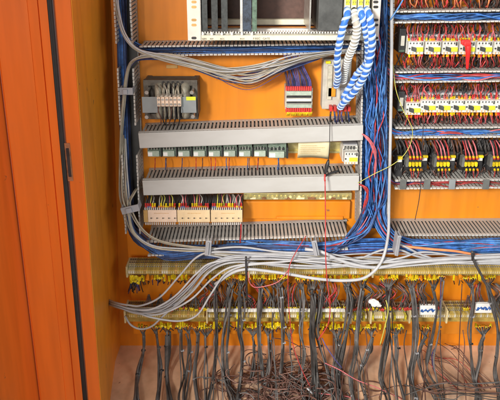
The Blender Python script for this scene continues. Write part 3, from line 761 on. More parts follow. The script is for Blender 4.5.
# ================================================================== WIRES IN DUCTS
G = 'blue wires in the tall right duct'
top = -15
def trunk(n, exits, mats, lab, grp, r=.0017):
    for k in range(n):
        u = R.uniform(-1, 1); v = R.uniform(-1, 1)
        x = lambda y: 376 + 10.5 * max(-1, min(1, u + R.uniform(-.55, .55)))
        dd = lambda: .055 + .04 * max(-1, min(1, v + R.uniform(-.4, .4)))
        pts = [at(x(y), y + R.uniform(-6, 6), dd()) for y in range(top, 200, 26)]
        if exits == 'L':
            f = (u + 1) / 2
            yb = 244 + 9 * (1 - f) * R.uniform(.8, 1.2) + 3
            pts += [at(372 + 8 * u - 3, 212, dd()), at(361 + 8 * u, 229 + 3 * f, dd() + .02), at(340 + 8 * u, yb - 4 + 1, .1 + R.uniform(-.02, .02)), at(316, yb, .105 + R.uniform(-.02, .02)), at(260, yb + R.uniform(-2, 2), .10), at(205, yb + R.uniform(-1, 2), .10),
                    at(165, yb + 3, .09), at(141, yb - 12 + R.uniform(-3, 3), .075), at(130 + 3 * u, 222, .06), at(126 + 4 * u, 190, .05), at(124 + 4 * u, 130, .05), at(122 + 4 * u, 70, .05), at(120 + 4 * u, 10, .05), at(118 + 4 * u, -18, .05)]
        elif exits == 'S':
            yb = 243 + 10 * (1 - (u + 1) / 2) + R.uniform(-2, 2)
            pts += [at(372 + 8 * u - 3, 214, dd()), at(356 + 8 * u, 233, .1), at(330, yb, .11), at(290, yb + R.uniform(-2, 3), .1), at(240 + R.uniform(-40, 40), yb + R.uniform(-4, 2), .05)]
        else:
            f = (1 - u) / 2
            yb = 241 + 11 * f
            pts += [at(378 + 8 * u, 214, dd()), at(388 + 6 * u, 232 + 5 * f, dd() + .02), at(410 + 6 * u, yb + R.uniform(-1, 1), .1), at(450, yb + R.uniform(-3, 4), .1 + R.uniform(-.02, .02)), at(500, yb + R.uniform(-4, 4), .1), at(540, yb, .1)]
        o = MB().tube(spline(pts, 4), r * R.uniform(.85, 1.2), 5).build('wire', R.choice(mats)); tag(o, lab, 'wire', grp)
B3 = ['blue_wire', 'blue_wire', 'blue_wire', 'sky_wire']
trunk(40, 'L', ['blue_wire', 'navy_wire', 'navy_wire', 'navy_wire', 'blue_wire'], 'blue wire leaving the tall right duct and running left under the open duct', 'blue wires turning left out of the tall duct')  # mostly navy: shade of the left duct put into the wire colour
trunk(44, 'R', B3, 'blue wire leaving the tall right duct and running to the right', 'blue wires turning right out of the tall duct')
trunk(30, 'S', B3, 'blue wire turning left under the cream modules duct and ending inside it', 'blue wires ending in the lowest left duct')
trunk(7, 'S', ['red_wire', 'pink_wire'], 'red wire among the blue ones turning left at the duct bottom', 'red wires turning left out of the tall duct')
trunk(3, 'R', ['pink_wire', 'red_wire'], 'pink or red wire among the blue ones turning right', 'pink wires turning right out of the tall duct')
# shorter wires that leave the trunk into the right hand ducts
for j, (yy, nm) in enumerate(((17, 'topmost'), (77, 'second'), (133, 'third'), (184, 'fourth'))):
    n = (22, 16, 20, 9)[j]
    for k in range(n):
        u = R.uniform(-1, 1)
        up = -20 if j else -16
        pts = [at(378 + 9 * u, max(up, yy - 60), .06), at(380 + 7 * u, yy - 25, .07), at(388, yy - 6 + 3 * u, .065), at(400 + 2 * u, yy + 2 * u, .05)]
        for q in (425, 450, 475, 500, 530): pts.append(at(q, yy + R.uniform(-3.6, 3.6), .045 + R.uniform(-.02, .03)))
        mm = R.choice(B3 if j < 3 else ['red_wire', 'brown_wire', 'violet_wire'])
        if j and R.random() < .2: mm = R.choice(['red_wire', 'pink_wire'])
        tag(MB().tube(spline(pts, 5), .0018, 5).build('wire', mm), f'wire lying along the {nm} open duct at the right', 'wire', f'wires in the {nm} right duct')
# uncountable mass of wires filling the duct floors
def mass(name, label, paths, r, mats, n):
    m = MB()
    for path, sx, sy in paths:
        for k in range(n):
            u, v = R.uniform(-1, 1), R.uniform(-1, 1)
            m.tube(spline([at(x + sx * (u + R.uniform(-.2, .2)), y + sy * (v + R.uniform(-.2, .2)), d + R.uniform(-.012, .012)) for x, y, d in path], 3), r, 4, R.randrange(len(mats)))
    o = m.build(name, mats); tag(o, label, 'wiring', None, 'stuff'); return o
mass('wire_mass', 'dense mass of blue wires filling the tall right duct', [([(376, -18, .025), (376, 60, .025), (375, 130, .03), (374, 190, .03), (373, 228, .04)], 10, 0)], .002, ['blue_wire', 'navy_wire', 'blue_wire'], 60)
mass('wire_mass', 'dark navy and black wires packed in the tall left duct', [([(121, -18, .03), (122, 60, .035), (125, 130, .035), (129, 200, .04), (134, 232, .05), (150, 247, .06), (180, 250, .06)], 4.5, 2)], .0021, ['navy_wire', 'black_wire', 'navy_wire'], 40)
mass('wire_mass', 'dark wires lying in the open duct under the card rack', [([(128, 40, .03), (150, 50, .03), (220, 50.5, .03), (300, 49, .03), (375, 47, .03)], 2, 3)], .0019, ['navy_wire', 'navy_wire', 'blue_wire', 'black_wire'], 26)
mass('wire_mass', 'blue wires packed behind the white cables under the open ducts', [([(180, 251, .07), (260, 251, .07), (320, 250, .07), (360, 246, .07), (420, 246, .07), (500, 247, .07), (540, 247, .07)], 2, 6)], .002, ['blue_wire', 'navy_wire', 'blue_wire', 'violet_wire'], 40)
def clutter(label, zones, mats):
    m = MB()
    for (x0, x1, y0, y1, d0, d1, n, r) in zones:
        for k in range(n):
            x = R.uniform(x0, x1); dx = R.uniform(-7, 7); pts = [(x, y0 + R.uniform(-2, 2), R.uniform(d0, d1)), (x + dx * .3 + R.uniform(-3, 3), y0 + (y1 - y0) * .35, R.uniform(d0, d1)), (x + dx * .7 + R.uniform(-3, 3), y0 + (y1 - y0) * .7, R.uniform(d0, d1)), (x + dx, y1 + R.uniform(-2, 2), R.uniform(d0, d1))]
            m.tube(spline(P3(pts), 4), r * R.uniform(.8, 1.3), 5, R.randrange(len(mats)))
    tag(m.build('wire_mass', mats), label, 'wiring', None, 'stuff')
clutter('crowded short dark and red wires around the upper right contactor row', [(396, 540, 24, 39, .01, .045, 150, .0015), (396, 540, 53, 69, .01, .05, 170, .0015), (396, 540, -8, 8, .01, .05, 130, .0015)], ['brown_wire', 'black_wire', 'red_wire', 'brown_wire', 'dark_cable', 'black_wire'])
clutter('crowded short dark and red wires around the lower right contactor row', [(396, 540, 84, 99, .01, .045, 160, .0015), (396, 540, 112, 125, .01, .05, 170, .0015)], ['brown_wire', 'black_wire', 'red_wire', 'brown_wire', 'dark_cable', 'black_wire'])
clutter('crowded black wires around the overload relays', [(396, 540, 140, 158, .01, .05, 170, .0022), (396, 540, 164, 179, .01, .055, 150, .0018)], ['black_wire', 'dark_cable', 'brown_wire', 'black_wire', 'grey_cable'])
bundle([(140, 52, .04), (180, 51, .055), (240, 50, .06), (300, 49, .06), (345, 48, .05), (372, 46, .05)], 14, .0017, ['blue_wire', 'navy_wire', 'blue_wire'], 'blue wire lying in the open duct under the card rack', 'blue wires in the duct under the card rack', sx=2, sy=3, sd=.015)
# cables sweeping from the left duct
bundle([(116, -10, .09), (118, 12, .095), (124, 34, .11), (138, 50, .12), (165, 58, .12), (195, 65, .12), (222, 72, .12), (252, 74, .12), (285, 63, .12), (315, 55, .11), (350, 51, .08)], 15, .0016, ['beige_cable', 'beige_cable', 'white_cable', 'clip_grey'], 'beige cable sweeping from the top of the left duct across to the right', 'beige cables crossing above the transformer', sx=[1.5] * 4 + [2] * 7, sy=[1, 1, 1, 1.5, 3, 4, 7, 9, 7, 3, 1.5], sd=.02)
bundle([(127, 228, .02), (121, 190, .04), (121, 140, .07), (124, 100, .08), (127, 75, .09), (132, 62, .10), (146, 56, .115), (170, 57, .12), (200, 65, .115), (235, 71, .11), (280, 64, .11), (320, 56, .1), (350, 50, .07)], 9, .0016, ['beige_cable', 'white_cable', 'beige_cable'], 'beige cable rising beside the left duct and bending right above the transformer', 'beige cables rising by the left duct', sx=[1.5] * 13, sy=[1, 1, 1, 1, 1, 1.5, 2, 3, 4, 4, 4, 3, 1.5], sd=.01)
bundle([(123, 120, .05), (127, 80, .07), (131, 66, .08), (142, 59, .09), (175, 60, .10), (205, 70, .10), (240, 78, .09), (285, 68, .09), (320, 58, .08)], 7, .0017, ['blue_wire', 'violet_wire', 'navy_wire'], 'thin dark blue wire under the beige cables above the transformer', 'dark blue wires above the transformer', sx=1.5, sy=[1, 1, 1, 1, 2, 3, 5, 4, 2], sd=.01)
bundle([(200, 62, .1), (225, 80, .09), (250, 88, .07), (275, 76, .08), (300, 60, .08)], 3, .0009, ['brown_wire', 'violet_wire'], 'thin sagging wire in front of the orange panel left of the connector module', 'thin sagging wires above the upper covered duct', sx=3, sy=[1, 4, 6, 4, 1], sd=.01)
bundle([(123, 130, .04), (123, 165, .07), (124, 196, .09), (127, 212, .10), (133, 232, .11), (150, 246, .12), (180, 250, .12), (206, 250, .12)], 5, .0024, ['beige_cable', 'white_cable', 'beige_cable'], 'beige cable curving out of the left duct bottom under the cream modules', 'beige cables at the bottom of the left duct', sx=[3, 4, 5, 3, 2, 2, 2, 2], sy=[3, 3, 3, 1, 2, 3, 2, 1.5], sd=.01)
bundle([(146, 186, .02), (138, 188, .06), (133, 194, .09), (129, 206, .10), (140, 228, .11), (158, 241, .12), (190, 247, .12), (215, 249, .12)], 3, .0022, ['beige_cable'], 'beige cable emerging beside the lower covered duct end', 'beige cables beside the lower covered duct', sx=1.5, sy=1, sd=.008)

# white cables
WL = 'white cable running across below the open ducts to the right edge'
def wc(path, lab, r=.0027, m='white_cable'): return wire(path, r, m, lab, None, 'cable', 'cable', 8, 7)
wc([(109, 303 - 3, .06), (117, 303, .1), (128, 305, .12), (141, 305.5, .13), (160, 297, .14), (180, 275, .14), (197, 257, .14), (216, 252, .14), (260, 254, .13), (310, 257, .13), (350, 262, .13), (420, 262, .13), (520, 256, .13)], 'uppermost of the white cables fanning from the left cabinet wall')
wc([(109, 305 - 3, .06), (117, 305, .1), (132, 309, .12), (152, 309, .14), (175, 296, .14), (197, 273, .14), (215, 262, .14), (262, 259, .14), (320, 262, .14), (370, 268, .14), (430, 264, .14), (520, 259, .13)], 'second white cable from the top of the fan at the left')
wc([(109, 306 - 3, .06), (117, 306, .1), (135, 313, .12), (160, 314, .14), (190, 300, .15), (213, 278, .15), (235, 266, .15), (280, 262, .15), (330, 258, .15), (380, 262, .14), (440, 258, .14), (520, 253, .14)], 'third white cable from the top of the fan at the left')
wc([(109, 307 - 3, .06), (117, 307, .1), (134, 311, .12), (150, 317, .14), (178, 321, .15), (197, 315, .155), (211, 294, .155), (228, 272, .15), (260, 264, .15), (320, 266, .14), (400, 262, .14), (520, 262, .13)], 'white cable dipping lowest past the lower terminal strip')
wc([(125, 316, .09), (131, 325, .11), (141, 329, .12), (152, 326, .13), (163, 316, .13), (185, 296, .13), (205, 270, .13), (225, 259, .13), (270, 256, .13)], 'short white cable looping under the left end of the lower strip', .0028)
wc([(109, 306 - 3, .06), (119, 306, .1), (150, 312, .12), (172, 308, .13), (192, 292, .14), (212, 270, .14), (240, 262, .14), (300, 268, .13), (350, 266, .13)], 'slim white cable in the middle of the left fan', .003)
wc([(391.5, -14, .09), (391.5, 60, .10), (390.5, 130, .105), (389, 200, .11), (388, 236, .125), (381, 262, .15), (366, 277, .16), (345, 280.5, .16), (315, 278.5, .16), (275, 272, .15), (240, 270, .15), (215, 284, .14)], 'long white cable dropping beside the blue trunk and looping left', .0042)
wc([(305, 249, .13), (322, 252, .14), (345, 262, .15), (375, 267.5, .15), (405, 263, .15), (450, 259, .15), (520, 256, .15)], 'thick white cable dipping right of the middle grey clip', .0046)
wc([(205, 250, .13), (240, 247, .13), (280, 252, .13), (330, 254, .13), (370, 262, .13), (400, 258, .14), (425, 252, .13), (470, 258, .13), (520, 260, .13)], 'white cable passing under the grey clip beneath the cream modules')
wc([(396, 243, .12), (406, 247, .13), (425, 256, .13), (455, 263, .13), (520, 263, .13)], 'white cable fanning out of the right grey clip', .003)
wc([(362, 258, .12), (382, 250, .13), (400, 250, .13), (420, 257, .13), (460, 262, .12), (520, 265, .12)], 'white cable arching behind the right grey clip', .003)
bundle([(205, 252, .12), (240, 256, .12), (280, 255, .12), (330, 259, .12), (370, 257, .12), (420, 259, .12), (470, 257, .12), (520, 258, .12)], 6, .0022, ['white_cable', 'beige_cable', 'white_cable'], WL, 'white cables running to the right edge', name='cable', cat='cable', sx=2, sy=6, sd=.015)
wire([(402, 246, .125), (430, 249, .13), (455, 251, .13), (480, 255, .125), (520, 256, .12)], .0036, 'orange_wire', 'orange cable among the blue wires right of the grey clip', None, 'cable', 'cable')
bundle([(109, 303, .06), (119, 306, .1), (140, 309, .12), (165, 306, .13), (190, 288, .135), (210, 266, .135), (235, 257, .13), (275, 257, .13), (330, 262, .13)], 7, .0022, ['white_cable', 'clip_grey', 'beige_cable'], 'thin greyish cable within the white fan from the left wall', 'thin cables within the white fan', name='cable', cat='cable', sx=[1, 1, 3, 5, 6, 4, 3, 3, 3], sy=[2, 2, 4, 6, 6, 5, 4, 4, 4], sd=.015, wob=.3)
# clips
def clip(px0, py0, px1, py1, d, label, rot=0):
    x0, x1_, z0, z1 = rc(px0, py1, px1, py0, d)
    r = thing('cable_clip', label, 'cable clip', ((x0 + x1_) / 2, -d, (z0 + z1) / 2)); 
    bandm = MB().box(x0, x1_, -d, -d + .004, z0, z1)
    MB().box(x0 + (x1_ - x0) * .3, x0 + (x1_ - x0) * .62, -d - .0002, -d - .006, z0 + .003, z1 - .003).build('buckle', 'clip_grey', r, bevel=.001)
    m = bandm; m.box(x0, x0 + .003, -d + .004, -d + .03, z0 + .001, z1 - .001); m.box(x1_ - .003, x1_, -d + .004, -d + .03, z0 + .001, z1 - .001); m.build('band', 'clip_grey', r, bevel=.001)
    r.rotation_euler = (0, rot, 0); return r
clip(119.5, 88, 132.5, 95, .11, 'grey strap across the left duct beside the transformer')
clip(121, 206.5, 139, 213, .125, 'grey strap across the left duct beside the cream modules', math.radians(-14))
clip(205.5, 241, 211, 255, .15, 'grey clip around cables beneath the cream input modules', math.radians(6))
clip(312.5, 241, 318.5, 256, .16, 'grey clip around cables below the open duct, centre', math.radians(-12))
clip(395.5, 236, 401, 256, .16, 'grey clip holding cables at the corner of the right duct', math.radians(4))
clip(121.5, 88, 122.5, 89, .05, 'x') if False else None

# ================================================================== TERMINAL STRIPS
protos = {}
def term(kind, mats_, W, H, D):
    m = MB(); m.box(-W / 2 + .0005, W / 2 - .0005, 0, -D * .7, -H / 2, H / 2)
    m.box(-W * .3, W * .3, -D * .12, -D * .34, H / 2 + .0001, H / 2 + .0007, 3); m.box(-W * .3, W * .3, -D * .46, -D * .6, H / 2 + .0001, H / 2 + .0007, 3)
    m.box(-W * .34, W * .34, -D * .7 - .0002, -D * .7 - .0007, H * .2, H * .3, 3)
    m.box(-W / 2 + .0002, W / 2 - .0002, -D * .7, -D, -H * .18, H * .18)
    m.box(-W * .28, W * .28, -D - .0002, -D - .0012, -H * .08, H * .08, 1)
    for s in (-1, 1):
        m.cyl((0, -D * .7 - .0002, s * H * .32), (0, -D * .7 - .0035, s * H * .32), W * .34, 6, 2)
        m.box(-W * .3, W * .3, -D * .7 - .0002, -D * .7 - .0008, s * H * .42, s * H * .49, 3)
    return m, mats_
KM = {'beige': ['beige_term', 'light_term', 'steel', 'ink'], 'light': ['light_term', 'white_plastic', 'steel', 'ink'], 'earth': ['earth_term', 'yellow', 'steel', 'ink'], 'dark': ['tan', 'beige_term', 'brass', 'ink']}
PITCH_T = .0066
def strip(pa, pb, py, label, pick, H=.036, Dd=.075, base=.03):
    a = at(pa, py, Dd); b = at(pb, py, Dd)
    r = thing('terminal_strip', label, 'terminal strip', (a.x, -base, a.z))
    MB().box(a.x, b.x, -base + .001, -base + .006, a.z - .014, a.z + .014).build('rail', 'brass', r)
    MB().box(a.x - .006, a.x - .0005, -base, -Dd - .002, a.z - H * .5, a.z + H * .52).build('end_bracket', 'light_term', r, bevel=.001)
    n = min(99, int((b.x - a.x) / PITCH_T))
    for i in range(n):
        k = pick(i, n)
        if k not in protos:
            m, ms = term(k, KM[k], PITCH_T, H, Dd - base); o = m.build('terminal', ms, r, world=False); protos[k] = o
        else:
            o = protos[k].copy(); COL.objects.link(o); o.parent = r
        o.location = (PITCH_T * (i + .5), 0, 0)
    return r
rp = lambda i, n: 'light' if (i // 3) % 5 == 0 else ('dark' if i % 7 == 0 else 'beige')
strip(128, 248, 272, 'left third of the upper beige terminal strip', rp)
strip(250, 372, 272.3, 'middle third of the upper beige terminal strip', rp)
strip(374, 520, 272.3, 'right third of the upper beige terminal strip', lambda i, n: 'beige')
lp = lambda i, n: 'earth' if i % 9 == 4 else ('beige' if i % 3 else 'light')
strip(126, 206, 317, 'dim left end section of the lower terminal strip', lambda i, n: 'beige' if i % 4 else 'dark', H=.042, Dd=.08)
strip(208, 286, 317, 'lower terminal strip section just right of the white cable fan', lp, H=.044, Dd=.08)
strip(288, 347, 317, 'lower terminal strip section at the centre with pale tops', lambda i, n: 'light' if i % 4 else 'earth', H=.044, Dd=.08)
strip(352, 369, 318, 'short lower terminal section under the crumpled white tag', lambda i, n: 'earth' if i % 2 else 'light', H=.04, Dd=.08)
strip(372, 407, 318, 'lower terminal section between crumpled tag and first blue-marked label', lambda i, n: 'light' if i % 5 else 'earth', H=.04, Dd=.08)
strip(411, 446, 317, 'lower terminal section behind the first blue-marked label', lambda i, n: 'light', H=.044, Dd=.08)
strip(448, 520, 317, 'right end section of the lower terminal strip', lambda i, n: 'beige' if i % 3 else 'light', H=.044, Dd=.08)
# beams carrying strips
for py, lab in ((271.5, 'thin beige beam carrying the upper terminal strip'), (317.5, 'thin beige beam carrying the lower terminal strip')):
    a = at(126, py, .02); b = at(540, py, .02)
    m = MB(); m.box(a.x, b.x, -.022, -.026, a.z - .010, a.z + .010); 
    for i in range(8):
        x = a.x + .03 + i * .16; m.box(x, x + .012, -.0035, -.022, a.z - .01, a.z + .01)
    tag(m.build('support_beam', 'beige_term'), lab, 'beam')
# striped top row of lower strip: pale marker carrier
a = at(207, 311, .088); b = at(345, 311, .088)
t = thing('marker_strip', 'long pale marker strip along the top of the lower terminals', 'marker strip', (a.x, -.086, a.z))
MB().box(a.x, b.x, -.082, -.088, a.z - .004, a.z + .005).build('carrier', 'white_plastic', t, bevel=.0008)
m = MB()
for i in range(46):
    x = a.x + .003 + i * (b.x - a.x) / 46; m.box(x, x + .0006, -.0881, -.0886, a.z - .004, a.z + .005)
m.build('dividers', 'ink', t)
# blue scribbled labels
for (pa, pb, py, lab) in ((419.5, 436.5, 310.5, 'white label with blue handwriting, left of two on the lower strip'), (474.5, 493, 308.5, 'white label with blue handwriting, right of two on the lower strip')):
    x0, x1_, z0, z1 = rc(pa, py + 4.5, pb, py - 4.5, .094)
    t = thing('handwritten_label', lab, 'label', ((x0 + x1_) / 2, -.09, z0), 'handwritten labels on the lower terminal strip')
    MB().box(x0, x1_, -.084, -.094, z0, z1).build('card', 'white_paper', t, bevel=.001)
    m = MB(); x = x0 + .003; zc = (z0 + z1) / 2
    pts = []
    while x < x1_ - .003:
        pts.append(Vector((x, -.0946, zc + R.uniform(-.006, .006)))); x += .0017
    m.tube(spline(pts, 3), .0012, 4)
    pts2 = [p + Vector((.001, 0, R.uniform(-.003, .003))) for p in pts]; m.tube(spline(pts2, 3), .0012, 4)
    pts3 = [p + Vector((-.001, 0, R.uniform(-.004, .004))) for p in pts]; m.tube(spline(pts3, 3), .0009, 4)
    m.build('handwriting', 'blue_ink', t)
# crumpled white tag
c = at(374.5, 303, .12)
m = MB(); n = 12; V = []
for j in range(7):
    ph = math.pi * j / 6
    for i in range(n):
        a_ = 2 * math.pi * i / n; k = 1 + R.uniform(-.42, .38)
        V.append(Vector((c.x + .017 * k * math.sin(ph) * math.cos(a_), c.y + .009 * k * math.sin(ph) * math.sin(a_), c.z + .009 * k * math.cos(ph) - .25 * (.017 * math.sin(ph) * math.cos(a_)))))
m.add(V, [(j * n + i, j * n + (i + 1) % n, (j + 1) * n + (i + 1) % n, (j + 1) * n + i) for j in range(6) for i in range(n)], 0)
tag(m.build('crumpled_tag', 'white_paper'), 'crumpled white tape tag among wires above the lower strip', 'tag')
tag(MB().box(c.x - .002, c.x + .016, c.y - .002, c.y + .006, c.z - .016, c.z - .009).build('dark_clip', 'black_plastic', None, bevel=.002), 'small dark clip right under the crumpled white tag', 'clip')

# ------------------------------------------------------------------ sleeved wires at the strips + hanging cables
up_g = 'sleeved wires under the upper terminal strip'; lo_g = 'sleeved wires under the lower terminal strip'; mid_g = 'sleeved wires rising from the lower terminal strip'
def fan(cx, cy, y0, spread, n, lab, grp, d0=.05, d1=.1, down=1, sl=('yellow',), wm=('grey_cable', 'dark_cable', 'black_wire', 'grey_cable'), r=.0016):
    for k in range(n):
        q = cx + (k - (n - 1) / 2) * (2 * spread / max(1, n - 1)) + R.uniform(-.4, .4)
        L = abs(cy - y0)
        leg([(q + R.uniform(-.8, .8), y0 + R.uniform(-1.6, 1.2), d0), (q + R.uniform(-.4, .4), y0 + down * L * .3, d0 + .02), (cx + (q - cx) * .5, y0 + down * L * .7, d1 - .005), (cx + R.uniform(-.6, .6), cy + down * 1.5, d1)],
            R.choice(wm), r, lab, grp, R.choice(sl), 0, R.uniform(.011, .022))
# upper strip loose yellow sleeves, left part
# hanging bunches: (top px, top py, [(px,py,depth)...], n cables, radius, from which strip)
H_ = []
def hang(path, n, r, strip_, fanw=5, fn=5, spread=1.6, mats=('grey_cable', 'grey_cable', 'dark_cable'), foot=True, ties=True):
    i = len(H_); H_.append(path)
    lab = f'grey cable in the {ORD[i]} hanging bunch counted from the left'
    n = int(n * 1.9 + 1); r = r * .6
    for k in range(n):
        ox, od = R.uniform(-1, 1) * spread * 1.25, R.uniform(-1, 1) * .006
        pts = [at(x + ox + R.uniform(-1.7, 1.7), y + R.uniform(-3, 3), max(d, (y - 357.5) * .004 + .015) + od + R.uniform(-.006, .006)) for x, y, d in path]
        if path[-1][1] > 390:
            x_, y_, d_ = path[-1]; pts.append(at(x_ + ox + R.uniform(-6, 6), 418, .235)); pts.append(at(x_ + ox + R.uniform(-10, 10), 440, .3))
        for p in pts: p.z = max(p.z, zf + r * 1.1)
        o = MB().tube(spline(pts, 6), r * R.uniform(.6, 1.15), 7).build('cable', R.choice(mats)); tag(o, lab, 'cable', f'cables of the {ORD[i]} hanging bunch')
        if ties and k == 0:
            sp = spline(pts, 6)
            for j in range(3):
                idx = min(len(sp) - 3, int(len(sp) * (.2 + .22 * j + R.uniform(-.05, .05)))); p, q = sp[idx], sp[idx + 1]; dr = (q - p).normalized()
                mm = MB(); rr = r * 1.35
                mm.cyl(p - dr * .0015, p + dr * .0015, rr, 10); mm.box(p.x + rr * .8, p.x + rr * .8 + .004, p.y - .002, p.y + .002, p.z - .002, p.z + .002)
                mm.build('cable_tie', R.choice(['black_wire', 'grey_cable', 'clip_grey']), o)
    tx, ty, td = path[0]
    if strip_ == 'U': fan(tx, ty, 276.5, fanw, fn, 'yellow sleeved wire under the upper terminal strip', up_g, .06, td, sl=('yellow', 'yellow', 'yellow', 'orange_sleeve'))
    else: fan(tx, ty, 325.5, fanw, fn, 'yellow sleeved wire under the lower terminal strip', lo_g, .065, td, sl=('yellow', 'yellow', 'yellow', 'orange_sleeve'))
U, Lw = 'U', 'L'
hang([(143, 334, .09), (142, 350, .085), (139, 372, .08), (136, 398, .08)], 2, .0065, Lw, 4, 4)
hang([(155, 332, .09), (157, 350, .08), (160, 372, .09), (157, 405, .09)], 2, .006, Lw, 4, 4)
hang([(167, 333, .09), (168, 352, .085), (166, 374, .1), (170, 402, .12)], 2, .0055, Lw, 4, 4)
hang([(179, 331, .09), (181, 352, .08), (182, 378, .09), (178, 400, .08)], 1, .005, Lw, 3, 3)
hang([(188, 332, .09), (190, 348, .085), (188, 372, .09), (183, 400, .09)], 2, .0045, Lw, 4, 4)
hang([(197, 334, .09), (198, 350, .085), (195, 374, .1), (197, 402, .12)], 2, .004, Lw, 4, 5)
hang([(206, 336, .095), (206.5, 348, .09), (207, 372, .1), (206, 400, .1)], 1, .0042, Lw, 7, 8)
hang([(216, 289, .1), (217, 306, .11), (217, 330, .11), (217, 350, .11), (214, 378, .12), (209, 400, .12)], 2, .0045, U, 6, 6)
hang([(231, 287, .1), (229, 306, .11), (226, 330, .11), (224, 350, .11), (226, 380, .12), (233, 402, .12)], 3, .0042, U, 6, 6, 1.8)
hang([(241, 288, .1), (242, 306, .11), (240, 330, .11), (243, 352, .11), (240, 380, .12), (238, 402, .12)], 2, .0042, U, 5, 5)
hang([(253, 335, .1), (254, 348, .1), (254, 365, .1), (252, 382, .1)], 2, .0042, Lw, 7, 9, 1)
hang([(260, 286, .1), (258.5, 306, .11), (258, 330, .11), (260, 352, .11), (262, 380, .12)], 3, .0045, U, 6, 6)
hang([(268, 335, .1), (270, 350, .1), (268, 370, .105), (264, 388, .12)], 2, .004, Lw, 5, 6, 1)
hang([(279, 286, .1), (280.5, 306, .11), (282, 330, .11), (282, 352, .11), (280, 384, .12)], 2, .0048, U, 6, 6, 1)
hang([(289, 338, .1), (291, 352, .1), (292, 372, .1), (287, 396, .11)], 1, .003, Lw, 5, 6, .6)
hang([(301, 288, .1), (302, 306, .11), (300, 330, .11), (303, 352, .11), (300, 380, .12), (304, 402, .13)], 2, .004, U, 5, 5)
hang([(312, 292, .11), (312.5, 308, .125), (313, 330, .13), (314, 352, .13), (315, 375, .13), (316, 402, .14)], 4, .0058, U, 6, 7, 2, ('dark_cable', 'black_wire', 'dark_cable'))
hang([(322, 290, .1), (321, 310, .11), (318, 330, .11), (322, 352, .11), (330, 375, .12), (334, 402, .13)], 2, .0042, U, 4, 5, 1.5)
hang([(337, 338, .1), (338, 352, .11), (335, 372, .12), (338, 402, .13)], 3, .0045, Lw, 6, 8, 2.5)
hang([(347, 288, .1), (350, 304, .11), (346, 326, .12), (341, 350, .12), (337, 376, .12), (341, 402, .13)], 4, .0045, U, 6, 7, 2.2)
hang([(362, 290, .1), (359, 310, .11), (356, 330, .11), (354, 350, .12), (349, 376, .12), (354, 402, .13)], 3, .0042, U, 5, 5, 2)
hang([(371, 335, .1), (370, 348, .1), (365, 360, .105), (360, 376, .11), (366, 402, .12)], 2, .0045, Lw, 5, 7, 1)
hang([(388, 289, .1), (388, 306, .12), (388, 330, .12), (384, 352, .12), (381, 378, .12), (388, 402, .13)], 3, .0045, U, 7, 8, 1.5)
hang([(396, 336, .1), (397, 350, .1), (398, 370, .11), (405, 402, .12)], 2, .004, Lw, 5, 6, 1.2)
hang([(411, 290, .1), (414, 308, .11), (415, 330, .115), (415, 352, .12), (411, 376, .12), (416, 402, .13)], 3, .0044, U, 6, 6, 1.5)
hang([(425, 336, .1), (420, 346, .105), (417, 360, .11), (424, 380, .12), (436, 402, .12)], 3, .0042, Lw, 5, 5, 1.5)
hang([(434, 289, .1), (436, 308, .11), (434, 330, .11), (429, 352, .11), (428, 370, .115), (440, 395, .12)], 2, .0038, U, 5, 6, 1)
hang([(442, 280, .09), (441, 306, .1), (440, 326, .105), (436, 342, .105), (433, 360, .11), (438, 388, .12)], 1, .0036, U, 3, 3, 1, ('violet_wire', 'grey_cable'))
hang([(470, 286, .1), (472, 302, .11), (470, 326, .115), (471, 350, .12), (473, 376, .12), (475, 396, .12)], 2, .0045, U, 6, 6, 1)
hang([(483, 335, .1), (481, 346, .105), (478, 362, .11), (476, 380, .12), (479, 398, .12)], 3, .0042, Lw, 7, 9, 1.2)
hang([(488, 286, .1), (492, 302, .11), (498, 326, .115), (497, 350, .12), (495, 372, .12), (499, 396, .12)], 3, .0045, U, 6, 6, 1.2)
for k in range(26):
    x0 = R.uniform(196, 500); a0 = R.choice((284, 330, 330)); sw = R.uniform(-9, 9)
    tag(MB().tube(spline([at(x0, a0, .075), at(x0 + R.uniform(-3, 3), 345, .095), at(x0 + sw * .5 + R.uniform(-2, 2), 368, .12), at(x0 + sw, 392, .19), at(x0 + sw * 1.5, 425, .27)], 6), R.uniform(.0012, .0022), 6).build('strand', R.choice(['grey_cable', 'dark_cable', 'brown_wire', 'dark_cable'])),
        'loose thin dark strand hanging among the cable bunches', 'strand', 'loose dark strands among the hanging cables')
def droop(x0, x1, y0, n, lab, grp, d0, down=7, sl=('yellow', 'yellow', 'orange_sleeve')):
    for k in range(n):
        q = R.uniform(x0, x1); L = down * R.uniform(.6, 1.4)
        leg([(q, y0 + R.uniform(-2, 1), d0), (q + R.uniform(-.5, .5), y0 + L * .5, d0 + .012), (q + R.uniform(-3, 3), y0 + L, d0 - .01)], R.choice(['dark_cable', 'grey_cable', 'black_wire', 'violet_wire']), .0016, lab, grp, R.choice(sl), 0, R.uniform(.009, .02))
droop(128, 141, 277, 22, 'yellow sleeved wire under the upper terminal strip', up_g, .06, 12, ('yellow',))
droop(142, 200, 276, 26, 'yellow sleeved wire under the upper terminal strip', up_g, .06)
droop(205, 500, 276, 60, 'yellow sleeved wire under the upper terminal strip', up_g, .06)
droop(160, 345, 324, 75, 'yellow sleeved wire under the lower terminal strip', lo_g, .07, 6, ('yellow',))
droop(346, 406, 326, 24, 'yellow sleeved wire under the lower terminal strip', lo_g, .07, 6, ('yellow',))
